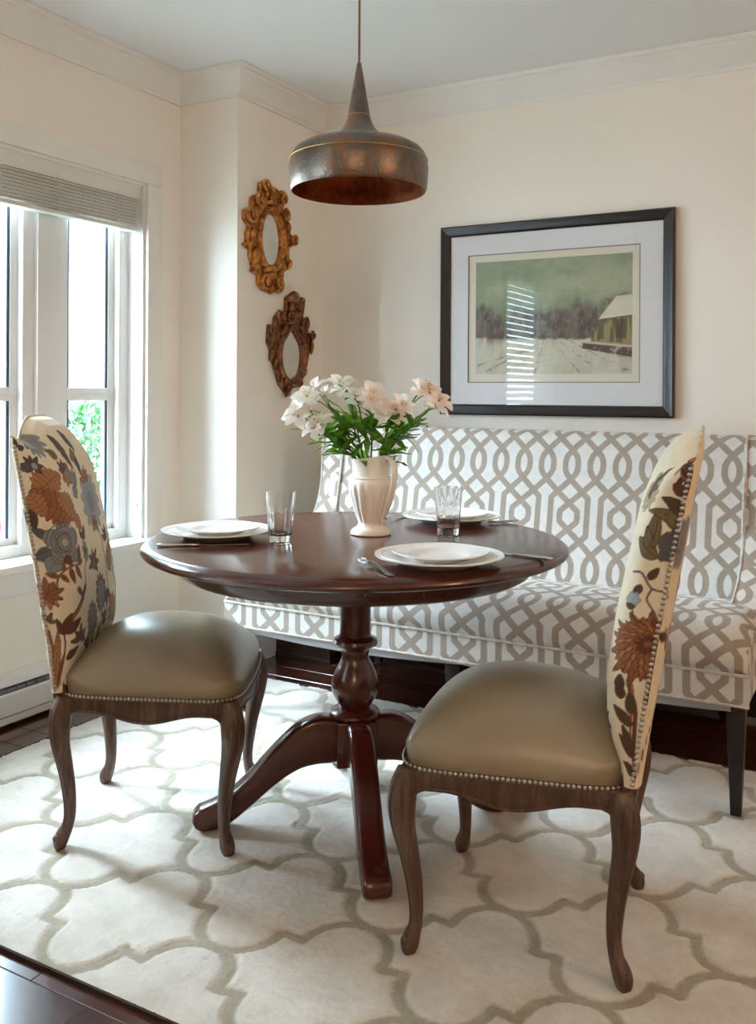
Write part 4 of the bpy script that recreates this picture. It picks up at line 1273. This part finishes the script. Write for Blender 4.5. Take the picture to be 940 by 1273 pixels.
for x, y_, R, a0, h_ in ((292, 135, 62, .5, 1), (465, 205, 66, 2.6, -1), (235, 305, 74, 1.2, 1), (150, 480, 74, 1.8, 1), (500, 375, 62, 1.5, -1), (590, 610, 60, 1.0, -1), (288, 1115, 74, -1.0, -1), (425, 1125, 74, -2.2, 1)):
    m1.append(('s',)+D1(x, y_)+(R*.00060, a0, 1.5, h_, .030))
for x, y_, L, w, a in ((170, 660, .056, .014, 80), (110, 780, .034, .009, 30), (208, 865, .075, .020, 70), (200, 1010, .044, .012, -20), (560, 890, .050, .011, 60), (520, 770, .06, .010, 100), (470, 990, .05, .011, 35), (365, 235, .07, .014, 90), (350, 1000, .08, .016, 5), (365, 300, .07, .012, 0), (310, 200, .05, .011, 70), (545, 480, .05, .010, 100)):
    m1.append(('l',)+D1(x, y_)+(L*1.25, w*1.1, a, .026))
m1.append(('b',)+D1(365, 150)+(.016, .018)); m1.append(('b',)+D1(360, 1180)+(.018, .016))
mirror('gilded_mirror', 'bright gilded oval mirror with fat scrolls, the upper of two', 3.368, 1.860, .072, .117, M['gilt'], False, m1, [D1(*p) for p in ((290, 75), (400, 95), (480, 130), (520, 200), (470, 290), (550, 360), (560, 450), (535, 510), (610, 570), (620, 650), (565, 720), (560, 800), (580, 900), (500, 1000), (500, 1110), (460, 1180), (380, 1235), (280, 1210), (230, 1150), (235, 1060), (165, 1040), (180, 980), (145, 880), (150, 820), (80, 780), (120, 740), (115, 650), (140, 590), (90, 520), (90, 430), (155, 390), (160, 280), (215, 230), (275, 225), (240, 180), (240, 110))])
m2 = []
for x, y_, R, a0, h_ in ((205, 350, 66, 2.0, 1), (465, 385, 70, 1.0, -1), (110, 500, 44, 1.6, 1), (560, 520, 44, 1.4, -1), (225, 1075, 56, 0, 1), (400, 1085, 56, 3, -1), (300, 330, 60, .6, -1)):
    m2.append(('s',)+D2(x, y_)+(R*.00060, a0, 1.5, h_, .026))
for x, y_, L, w, a in ((345, 130, .085, .026, 8), (440, 130, .06, .008, -10), (320, 215, .05, .018, 85), (400, 240, .04, .010, -40), (100, 600, .075, .011, 95), (120, 760, .06, .010, 80), (565, 640, .07, .009, 85), (150, 870, .05, .010, 60), (290, 1165, .06, .014, 70), (340, 420, .10, .014, 0), (250, 480, .06, .011, 50), (440, 500, .06, .011, -55), (350, 290, .05, .012, 90), (180, 980, .05, .010, 110), (480, 960, .05, .010, 60)):
    m2.append(('l',)+D2(x, y_)+(L*1.2, w*1.1, a, .024))
m2.append(('b',)+D2(300, 120)+(.014, .018)); m2.append(('b',)+D2(370, 110)+(.013, .018)); m2.append(('b',)+D2(300, 1215)+(.011, .012))
mirror('gilded_mirror', 'darker worn gilded mirror with a shell crest, below the bright one behind the flowers', 3.535, 1.345, .080, .108, M['old_gilt'], True, m2, [D2(*p) for p in ((300, 80), (380, 75), (440, 110), (500, 140), (440, 185), (410, 250), (460, 300), (520, 350), (530, 430), (500, 490), (560, 480), (595, 510), (580, 580), (575, 710), (545, 720), (540, 620), (535, 760), (510, 900), (460, 1050), (400, 1140), (340, 1150), (315, 1230), (270, 1200), (210, 1120), (170, 980), (140, 860), (105, 840), (110, 720), (75, 640), (85, 440), (140, 440), (150, 350), (190, 290), (260, 270), (275, 200), (260, 130))])

# ------------------------------------------------------------------ framed picture
def picture():
    x0, x1, z0, z1 = -1.788, -.757, 1.083, 1.927
    t = thing('framed_picture', 'large dark framed print of a snowy farm with a barn, above the banquette', 'picture', ((x0+x1)/2, YB-.001, (z0+z1)/2))
    hx, hz = (x1-x0)/2, (z1-z0)/2
    # frame: four mitred members
    prof = [(0, 0), (0, -.028), (.006, -.034), (.016, -.031), (.030, -.029), (.040, -.026), (.046, -.019), (.047, -.006), (.047, 0)]
    cor = [(-hx, -hz), (hx, -hz), (hx, hz), (-hx, hz)]
    for i in range(4):
        a, b = cor[i], cor[(i+1) % 4]; mb = MB(); V = []
        for c in (a, b):
            sx, sz = (-1 if c[0] > 0 else 1), (-1 if c[1] > 0 else 1)
            for w, y in prof: V.append((c[0]+sx*w, y, c[1]+sz*w))
        k = len(prof); mb.add(V, [(j, (j+1) % k, (j+1) % k+k, j+k) for j in range(k)]+[tuple(range(k)), tuple(range(k, 2*k))])
        mb.build('frame_member', M['frame'], t, 30)
    MB().box(-hx+.01, hx-.01, -.006, -.001, -hz+.01, hz-.01).build('backing', M['paper'], t, 0)
    def rel(X, Z): return (X-t.location.x, Z-t.location.z)
    mx0, mz0 = rel(-1.655, 1.229); mx1, mz1 = rel(-.899, 1.790)
    def ring(nm, a, b, y0, y1, mat):
        (ax0, az0, ax1, az1), (bx0, bz0, bx1, bz1) = a, b; mb = MB()
        mb.box(ax0, bx0, y0, y1, az0, az1); mb.box(bx1, ax1, y0, y1, az0, az1); mb.box(bx0, bx1, y0, y1, az0, bz0); mb.box(bx0, bx1, y0, y1, bz1, az1)
        return mb.build(nm, mat, t, 0)
    ring('mat_board', (-hx+.04, -hz+.04, hx-.04, hz-.04), (mx0-.004, mz0-.004, mx1+.004, mz1+.004), -.0125, -.0095, M['mat_board'])
    ring('mat_bevel', (mx0-.0045, mz0-.0045, mx1+.0045, mz1+.0045), (mx0, mz0, mx1, mz1), -.0115, -.0080, M['mat_bevel'])
    MB().box(mx0-.01, mx1+.01, -.0078, -.006, mz0-.01, mz1+.01).build('paper', M['paper'], t, 0)
    # the print itself
    px0, pz0 = rel(-1.622, 1.262); px1, pz1 = rel(-.928, 1.760)
    nx, nz = 300, 215
    U, Vv = np.meshgrid(np.linspace(0, 1, nx), np.linspace(0, 1, nz), indexing='ij')
    rs = np.random.RandomState(7)
    def fbm(sx, sz, oct=4, seed=0):
        r = np.random.RandomState(seed); out = np.zeros(U.shape); amp = 1; tot = 0
        for o in range(oct):
            gx, gz = max(2, int(sx*2**o)), max(2, int(sz*2**o)); g = r.rand(gx+2, gz+2)
            x = U*gx; z = Vv*gz; i = x.astype(int); j = z.astype(int); fx = x-i; fz = z-j
            fx = fx*fx*(3-2*fx); fz = fz*fz*(3-2*fz)
            out += amp*((g[i, j]*(1-fx)+g[i+1, j]*fx)*(1-fz)+(g[i, j+1]*(1-fx)+g[i+1, j+1]*fx)*fz); tot += amp; amp *= .55
        return out/tot
    def mixa(c, m, col): return c*(1-m[..., None])+np.array(col)*m[..., None]
    sm = lambda x, a, b: np.clip((x-a)/(b-a), 0, 1)**2*(3-2*np.clip((x-a)/(b-a), 0, 1))
    A = fbm(3, 4, 5, 1); B_ = fbm(18, 6, 4, 2); Cn = fbm(40, 40, 3, 3); Dn = fbm(60, 6, 3, 5)
    c = np.tile(np.array(S(140, 152, 126)), U.shape+(1,))
    c = mixa(c, sm(A, .35, .7), S(166, 172, 142)); c = mixa(c, sm(B_, .5, .8)*.4, S(122, 140, 112))
    treetop = .53+.13*fbm(5, 1, 4, 8)-.04
    tm = sm(treetop+.05*(Dn-.5)+.14*(fbm(14, 5, 4, 17)-.5)-Vv, -.07, .08)*sm(Vv, .22, .27)
    c = mixa(c, tm*(.55+.45*Cn), S(98, 84, 84)); c = mixa(c, tm*sm(fbm(26, 12, 4, 21), .45, .68)*.75, S(66, 56, 58)); c = mixa(c, tm*sm(Dn, .56, .72)*.35, S(58, 50, 54)); c = mixa(c, tm*sm(A, .5, .7)*.5, S(118, 80, 76)); c = mixa(c, tm*sm(fbm(50, 20, 3, 11), .58, .75)*.4, S(146, 128, 112))
    ghor = .33-.04*U+.03*(fbm(4, 2, 3, 9)-.5)
    gm = sm(ghor-Vv, -.012, .012)
    snow = mixa(np.tile(np.array(S(206, 202, 182)), U.shape+(1,)), sm(B_, .4, .7)*.6, S(182, 178, 158))
    c = mixa(c, gm, (0, 0, 0)) + snow*gm[..., None]
    # hedge line and bush at left
    c = mixa(c, np.exp(-((Vv-ghor)/.012)**2)*(U < .72)*.8*sm(Cn, .35, .6), S(70, 62, 56)); c = mixa(c, np.exp(-((U-.12)/.10)**2-((Vv-.34)/.07)**2)*sm(Dn, .3, .6)*.9, S(92, 66, 56))
    # tracks in the snow
    for k, (ua, va, ub, vb) in enumerate(((.50, .30, .68, .02), (.54, .30, .80, .03), (.60, .30, .95, .04), (.46, .30, .40, .02), (.62, .26, .99, .12), (.42, .26, .08, .03), (.36, .22, .02, .08))):
        ex, ez = ub-ua, vb-va; tt_ = np.clip(((U-ua)*ex+(Vv-va)*ez)/(ex*ex+ez*ez), 0, 1)
        d = np.hypot(U-ua-tt_*ex, (Vv-va-tt_*ez)*.72)
        c = mixa(c, np.exp(-(d/(.003+.006*tt_))**2)*sm(Cn, .38, .62)*.7*gm, S(120, 114, 102))
    # barn: wall, dark openings, stone footing, snowy roof
    def poly(P, soft=.004):
        m_ = np.ones(U.shape); n = len(P)
        for i in range(n):
            (ax, az), (bx_, bz) = P[i], P[(i+1) % n]; L = math.hypot(bx_-ax, bz-az)
            d = ((bx_-ax)*(Vv-az)-(bz-az)*(U-ax))/L; m_ = np.minimum(m_, np.clip(.5+d/soft, 0, 1))
        return m_
    c = mixa(c, poly([(.74, .265), (1.0, .225), (1.0, .53), (.84, .50), (.80, .40), (.74, .36)]), S(152, 140, 96))
    bars = sm(fbm(90, 4, 3, 14), .45, .62)*poly([(.75, .28), (1.0, .25), (1.0, .50), (.84, .48), (.76, .36)]); c = mixa(c, bars*.75, S(74, 66, 40))
    c = mixa(c, poly([(.90, .30), (.965, .29), (.965, .46), (.90, .45)])*.75, S(58, 54, 46)); c = mixa(c, poly([(.80, .29), (.83, .29), (.83, .42), (.80, .40)])*.7, S(58, 54, 46))
    c = mixa(c, poly([(.70, .215), (1.0, .135), (1.0, .235), (.70, .275)])*sm(Cn, .1, .5), S(84, 62, 58)); c = mixa(c, poly([(.70, .262), (1.0, .215), (1.0, .235), (.70, .28)])*.8, S(208, 204, 190))
    c = mixa(c, np.exp(-((U-.86)/.05)**2-((Vv-.60)/.045)**2)*.8*sm(Cn, .2, .6), S(70, 60, 54)); c = mixa(c, np.exp(-((U-.95)/.06)**2-((Vv-.66)/.022)**2)*.55*sm(Cn, .2, .6), S(80, 72, 62))
    c = mixa(c, poly([(.795, .455), (1.0, .485), (1.0, .655), (.905, .645)]), S(214, 210, 192)); c = mixa(c, poly([(.795, .445), (1.0, .475), (1.0, .487), (.795, .457)]), S(96, 84, 58))
    c = mixa(c, (poly([(.795, .455), (1.0, .485), (1.0, .655), (.905, .645)])*sm(B_, .55, .75)*.5), S(186, 180, 158))
    c = mixa(c, np.exp(-((U-.96)/.018)**2-((Vv-.035)/.012)**2)*.8, S(90, 84, 72))
    c = c*(.93+.14*Cn[..., None])
    Vt = np.stack([px0+U*(px1-px0), np.full(U.shape, -.0082), pz0+Vv*(pz1-pz0)], -1).reshape(-1, 3)
    idx = np.arange(nx*nz).reshape(nx, nz)
    F = np.stack([idx[:-1, :-1], idx[1:, :-1], idx[1:, 1:], idx[:-1, 1:]], -1).reshape(-1, 4)
    link('print', np_mesh('print', Vt, F, M['print'], 0, c.reshape(-1, 3)), t)
    MB().box(-hx+.03, hx-.03, -.0175, -.0155, -hz+.03, hz-.03).build('glazing', M['pane'], t, 0)
picture()

# ------------------------------------------------------------------ table ware
def plate_mesh(R, h, name):
    prof = [(0, .004), (R*.42, .004), (R*.58, .006), (R*.66, .012), (R*.72, h*.72), (R*.88, h*.90), (R*.985, h), (R, h+.001), (R*1.0, h-.001), (R*.985, h-.003), (R*.86, h*.90-.004), (R*.70, h*.55-.003), (R*.60, .002), (R*.56, .0), (R*.50, .0), (R*.48, .0025), (0, .0025)]
    def mod(r, z, a, j):
        if r > R*.86: return r*(1+.014*abs(math.cos(4*a))-.007)
        return r
    mb = MB(); mb.lathe(prof, 96, None, mod)
    return mb.mesh(name, M['ceramic'], 50)
big = plate_mesh(.152, .024, 'dinner_plate'); small = plate_mesh(.112, .019, 'salad_plate')
bead = MB()
for R, h in ((.152, .024),):
    for k in range(1):
        bead.tube([((R*.90)*(1+.014*abs(math.cos(4*a))-.007)*math.cos(a), (R*.90)*(1+.014*abs(math.cos(4*a))-.007)*math.sin(a), h*.915+.0006) for a in [2*PI*i/96 for i in range(97)]], .0010, 5)
bead_me = bead.mesh('rim_bead', M['ceramic'], 180)
for x, y, rz, wh in ((-.924, 1.955, .1, 'nearest the camera, between fork and knife'), (-1.617, 1.995, .5, 'at the left setting by the window chair'), (-1.192, 2.609, .9, 'at the far setting by the banquette')):
    p = thing('dinner_plate', 'large white scalloped plate '+wh, 'plate', (x, y, TZ), rz, 'white dinner plates'); link('plate_body', big, p); link('rim_bead', bead_me, p)
    s_ = link('salad_plate', small, None, (x+.002, y+.003, TZ+.0125), (0, 0, rz+.3)); tag(s_, 'smaller white plate stacked on the big plate '+wh, 'plate', 'white salad plates')

def tumbler(x, y, rz, label):
    n = 64; H = .136
    out = [(0, .0), (.027, .0), (.0295, .002), (.0315, .010), (.0335, .035), (.0355, .065), (.0375, .095), (.039, .118), (.0402, H-.001)]
    inn = [(.0402, H), (.0385, H), (.0372, .118), (.0350, .095), (.0325, .065), (.0300, .040), (.0270, .026), (.020, .021), (0, .020)]
    def mod(r, z, a, j):
        if j >= len(out): return r
        hgt = .085
        k = max(0., min(1., (hgt-z)/.02)) if z > .004 else .3
        seg = 2*PI/9; b = (a % seg)-seg/2; fl = math.cos(seg/2)/math.cos(b)
        return r*(1-k*(1-fl)*.9)
    mb = MB(); mb.lathe(out+inn, n, None, mod)
    o = mb.build('tumbler', M['glass'], None, 25, loc=(x, y, TZ+.0006), rot=(0, 0, rz)); tag(o, label, 'glass', 'faceted glass tumblers')
tumbler(-1.416, 2.011, .2, 'clear faceted tumbler beside the left plate')
tumbler(-1.086, 2.355, .5, 'clear faceted tumbler in front of the far plate')

def knife(x, y, ang, label):
    t = thing('table_knife', label, 'knife', (x, y, TZ), ang, 'steel table knives')
    mb = MB(); P = [(.0, 0, .0045), (.004, 0, .0048), (.02, 0, .0048), (.07, 0, .0045), (.095, 0, .0042), (.104, 0, .0044), (.110, 0, .0040)]
    mb.tube(P, [(.002, .004), (.0042, .0085), (.0044, .0092), (.0036, .0072), (.0032, .0058), (.0042, .0070), (.0026, .0062)], 12, None, True, up=(0, 0, 1)); mb.build('handle', M['steel'], t, 60)
    mb = MB(); V = []; top = []
    outl = [(.108, -.006), (.13, -.0085), (.18, -.0095), (.215, -.009), (.232, -.004), (.236, .003), (.225, .006), (.16, .0062), (.108, .0055)]
    mb.prism(outl, 'z', .0022, .0036); mb.build('blade', M['steel'], t, 30, .0005, 1)
def fork(x, y, ang, label):
    t = thing('table_fork', label, 'fork', (x, y, TZ), ang, 'steel table forks')
    mb = MB()
    P = [(0, 0, .0035), (.012, 0, .0040), (.04, 0, .0065), (.08, 0, .0120), (.11, 0, .0145), (.125, 0, .0130), (.137, 0, .0095)]
    mb.tube(smooth_path(P, 24), smooth_vals([.5, .9, .75, .42, .34, .6, 1.05], 24), 10, None, True, (.0022, .0105), 2.0, up=(0, 0, 1)); mb.build('handle', M['steel'], t, 60)
    for k in range(4):
        yy = (k-1.5)*.0062; mb = MB()
        mb.tube(smooth_path([(.134, yy*.9, .0100), (.150, yy, .0050), (.170, yy, .0035), (.188, yy, .0060), (.196, yy*.98, .0085)], 14), [.0019]*10+[.0017, .0015, .0013, .001, .0007], 6, None, True, (.7, 1)); mb.build('tine', M['steel'], t, 60)
knife(-1.652, 1.795, math.atan2(.18, .226), 'steel knife at the left edge of the table beside the window plate')
knife(-.706, 2.133, math.atan2(.02, -.14)-.0, 'steel knife to the right of the nearest plate')
knife(-1.012, 2.722, math.atan2(-.11, -.08), 'steel knife to the right of the far plate')
fork(-.946, 1.765, math.atan2(.18, -.221), 'steel fork to the left of the nearest plate')
fork(-1.374, 2.66, math.atan2(-.125, -.006), 'steel fork lying behind the pitcher beside the far plate')

# ------------------------------------------------------------------ pitcher with flowers
PX, PY = -1.286, 2.268
def pitcher():
    t = thing('ceramic_pitcher', 'fluted cream ceramic pitcher used as a vase in the middle of the table', 'pitcher', (PX, PY, TZ), 0)
    az = math.atan2(-.873*.75+.487*.66, .487*.75+.873*.66)          # handle direction
    prof = [(0, .001), (.054, .0), (.0575, .003), (.0570, .010), (.050, .017), (.041, .022), (.036, .029), (.037, .038), (.043, .052), (.051, .075), (.059, .105), (.0645, .128), (.0655, .142), (.062, .153), (.0575, .158), (.0590, .160), (.0585, .163), (.0535, .165), (.0525, .180), (.0535, .197), (.0565, .212), (.0585, .218)]
    inner = [(.0560, .2175), (.0510, .197), (.0500, .180), (.052, .16), (.058, .14), (.052, .10), (.036, .05), (.02, .034), (0, .032)]
    n = 128; full = prof+inner; mb = MB(); V = []; k = len(full)
    for i in range(n):
        a = 2*PI*i/n; da = (a-az+PI) % (2*PI)-PI
        sp = math.exp(-((abs(da)-PI)/.42)**2)
        for j, (r, z) in enumerate(full):
            rr = r
            if j < len(prof) and .03 < z < .150:
                w = math.sin(PI*min(1, max(0, (z-.030)/.120)))**.5
                rr = r*(1-.105*w*(1-abs(math.cos(8*a))**.8))
            zz = z
            if z > .17:
                q = (z-.17)/.048; rr += .020*sp*q*q; zz += q*q*(-.010*sp+.008*math.exp(-(da/.8)**2)-.004*math.exp(-((abs(da)-1.9)/.5)**2))
            V.append((rr*math.cos(a), rr*math.sin(a), zz))
    F = [(i*k+j, ((i+1) % n)*k+j, ((i+1) % n)*k+j+1, i*k+j+1) for i in range(n) for j in range(k-1)]
    mb.add(V, F); mb.build('pitcher_body', M['cream_ceramic'], t, 50)
    d = Vector((math.cos(az), math.sin(az), 0))
    def P(r, z): return d*r+Vector((0, 0, z))
    path = smooth_path([P(.052, .205), P(.066, .219), P(.084, .216), P(.096, .198), P(.098, .170), P(.091, .135), P(.078, .098), P(.060, .066), P(.050, .050), P(.054, .040), P(.060, .043)], 48)
    mb = MB(); mb.tube(path, smooth_vals([.0065, .0075, .0078, .0078, .0075, .0072, .0070, .0065, .006, .0055, .004], 48), 12, None, True, (.8, 1.35), 2.3, up=d)
    mb.build('handle', M['cream_ceramic'], t, 60)
pitcher()
# petals, leaves, blossoms
def petal_mesh(name, mat, L, Wd):
    mb = MB()
    def fn(u, v):
        w = Wd*math.sin(PI*min(.97, .08+u*.90))**.7*(.35+.65*min(1, u*2.2))
        return (L*(u*.92), v*w, L*(.42*u-.55*u**2.6)+.18*Wd*(1-v*v)*-1*math.sin(u*PI)+.0014*math.sin(9*v+u*7)*u)
    mb.grid(fn, [i/8 for i in range(9)], [-1, -.6, -.2, .2, .6, 1]); return mb.mesh(name, mat, 180)
pet_w = petal_mesh('petal', M['petal_white'], .040, .0135); pet_p = petal_mesh('petal', M['petal_pink'], .040, .0135)
def leaf_mesh(L, Wd, droop):
    mb = MB()
    def fn(u, v):
        w = Wd*math.sin(PI*min(.99, .05+u*.95))**.8
        return (L*u, v*w, L*(.12*u-droop*u*u)+.25*Wd*abs(v)+.0012*math.sin(u*20))
    mb.grid(fn, [i/10 for i in range(11)], [-1, -.5, 0, .5, 1]); return mb.mesh('leaf', M['leaf'], 180)
leaves = [leaf_mesh(.085, .0100, .25), leaf_mesh(.070, .0090, .55), leaf_mesh(.060, .0110, .15)]
sta = MB()
for k in range(6):
    a = k*1.05; sta.tube([(0, 0, 0), (.004*math.cos(a), .004*math.sin(a), .010), (.009*math.cos(a), .009*math.sin(a), .020)], [.0007, .0006, .0009], 4)
sta.lathe([(0, -.008), (.0035, -.006), (.0045, 0), (.003, .004), (0, .005)], 8)
sta_me = sta.mesh('blossom', M['stamen'], 180)
fr = random.Random(21)
def flower(label, heads, pink, base_off, nleaf, seed, low=True):
    r = random.Random(seed)
    t = thing('flower_stem', label, 'flower', (PX, PY, TZ+.05), 0, 'alstroemeria stems in the pitcher')
    O = Vector((PX, PY, TZ+.05))
    hs_ = [Vector(h_)-O for h_ in heads]
    top = sum(hs_, Vector())/len(hs_); fork_ = Vector((top.x*.72, top.y*.72, top.z-.045))
    mouth = Vector((base_off[0]+(.020 if top.x > 0 else -.020)*min(1, abs(top.x)/.08), base_off[1]+.25*top.y*.3, .165))
    base = Vector((-mouth.x*.4, -mouth.y*.4, .0))
    main = smooth_path([base, mouth, (mouth+fork_)/2+Vector((0, 0, .008)), fork_], 20)
    mb = MB(); mb.tube(main, .0026, 6)
    for h_ in hs_: mb.tube(smooth_path([fork_, (fork_+h_)/2+Vector((0, 0, .006)), h_], 8), .0017, 5)
    mb.build('stem', M['stem'], t, 60)
    for h_ in hs_:
        out = (h_-fork_).normalized()*.6+Vector((.487, -.873, 0))*.55+Vector((r.uniform(-.3, .3), r.uniform(-.3, .3), .35)); out.normalize()
        q = out.to_track_quat('Z', 'Y')
        b = link('blossom', sta_me, t, h_); b.rotation_euler = q.to_euler()
        for k in range(6):
            p = link('petal', pet_p if pink else pet_w, b)
            op = (.10 if k % 2 else -.22)+r.uniform(-.12, .12)
            p.rotation_euler = (Matrix.Rotation(k*PI/3+r.uniform(-.12, .12), 3, 'Z') @ Matrix.Rotation(op-.28, 3, 'Y')).to_euler()
            s_ = r.uniform(1.10, 1.34)*(1 if k % 2 else .92); p.scale = (s_, s_, s_)
    for k in range(nleaf):
        i = r.choice(range(6, 20)); p = main[i]
        a = math.atan2(top.y, top.x)+r.uniform(-1.9, 1.9)
        l = link('leaf', r.choice(leaves), t, p); l.rotation_euler = (r.uniform(-.4, .4), -r.uniform(.1, 1.0), a); s_ = r.uniform(1.0, 1.5); l.scale = (s_, s_, s_)
    return t
flower('white bloomed stem leaning far left over the table, topmost at that side', [(-1.416, 2.172, 1.187), (-1.402, 2.20, 1.172), (-1.425, 2.15, 1.165)], False, (-.01, -.005), 8, 1)
flower('white bloomed stem rising behind the left cluster, the highest of the bunch', [(-1.381, 2.249, 1.204), (-1.372, 2.262, 1.190)], False, (-.012, .01), 8, 2)
flower('white bloomed stem drooping at the far left of the bunch', [(-1.450, 2.138, 1.128), (-1.432, 2.155, 1.138), (-1.44, 2.125, 1.110)], False, (-.02, -.01), 8, 3)
flower('white bloomed stem hanging lowest at the left, above a pointed leaf', [(-1.392, 2.140, 1.078), (-1.380, 2.152, 1.088)], False, (-.016, -.014), 9, 4)
flower('blush pink bloomed stem standing upright in the middle of the bunch', [(-1.256, 2.216, 1.155), (-1.262, 2.232, 1.175), (-1.245, 2.225, 1.140)], True, (.0, -.01), 9, 5)
flower('white bloomed stem left of the blush pink one in the middle', [(-1.322, 2.240, 1.165), (-1.318, 2.25, 1.145)], False, (-.004, .004), 9, 6)
flower('blush pink bloomed stem right of the middle, low over the rim', [(-1.208, 2.270, 1.128), (-1.198, 2.285, 1.140), (-1.222, 2.262, 1.118)], True, (.008, .0), 9, 7)
flower('blush pink bloomed stem reaching to the right, highest at that side', [(-1.166, 2.369, 1.196), (-1.150, 2.362, 1.178), (-1.172, 2.35, 1.182)], True, (.016, .014), 9, 8)
flower('blush pink bloomed stem at the far right in front of the picture frame', [(-1.112, 2.342, 1.155), (-1.120, 2.336, 1.138)], True, (.018, .008), 9, 9)
flower('small white bloomed stem at the back of the pitcher, just over the rim', [(-1.258, 2.345, 1.082)], False, (.006, .016), 9, 10)
# the bare green sprays that reach out at each side
def spray(label, tip, mouth, n, seed):
    r = random.Random(seed); t = thing('green_spray', label, 'foliage', (PX, PY, TZ+.05), 0, 'leafy sprays in the pitcher')
    O = Vector((PX, PY, TZ+.05)); tp = Vector(tip)-O; m_ = Vector(mouth)
    main = smooth_path([(-m_.x*.3, -m_.y*.3, 0), m_, (m_+tp)/2+Vector((0, 0, .02)), tp], 16)
    mb = MB(); mb.tube(main, .0021, 5); mb.build('stem', M['stem'], t, 60)
    for k in range(n):
        p = main[r.choice(range(8, 17))]; a = math.atan2(tp.y, tp.x)+r.uniform(-1.3, 1.3)
        l = link('leaf', r.choice(leaves), t, p); l.rotation_euler = (r.uniform(-.5, .5), r.uniform(-.7, .5), a)
    return t
spray('leafy spray with a pointed leaf hanging out at the far left', (-1.425, 2.160, 1.065), (-.028, -.012, .165), 7, 31)
spray('leafy spray with a broad leaf dropping over the right of the rim', (-1.165, 2.340, 1.092), (.026, .012, .165), 7, 32)
spray('short leafy spray in the front of the pitcher', (-1.275, 2.215, 1.085), (.0, -.02, .165), 9, 33)
spray('short leafy spray in the left of the pitcher', (-1.335, 2.215, 1.105), (-.02, -.008, .165), 9, 34)
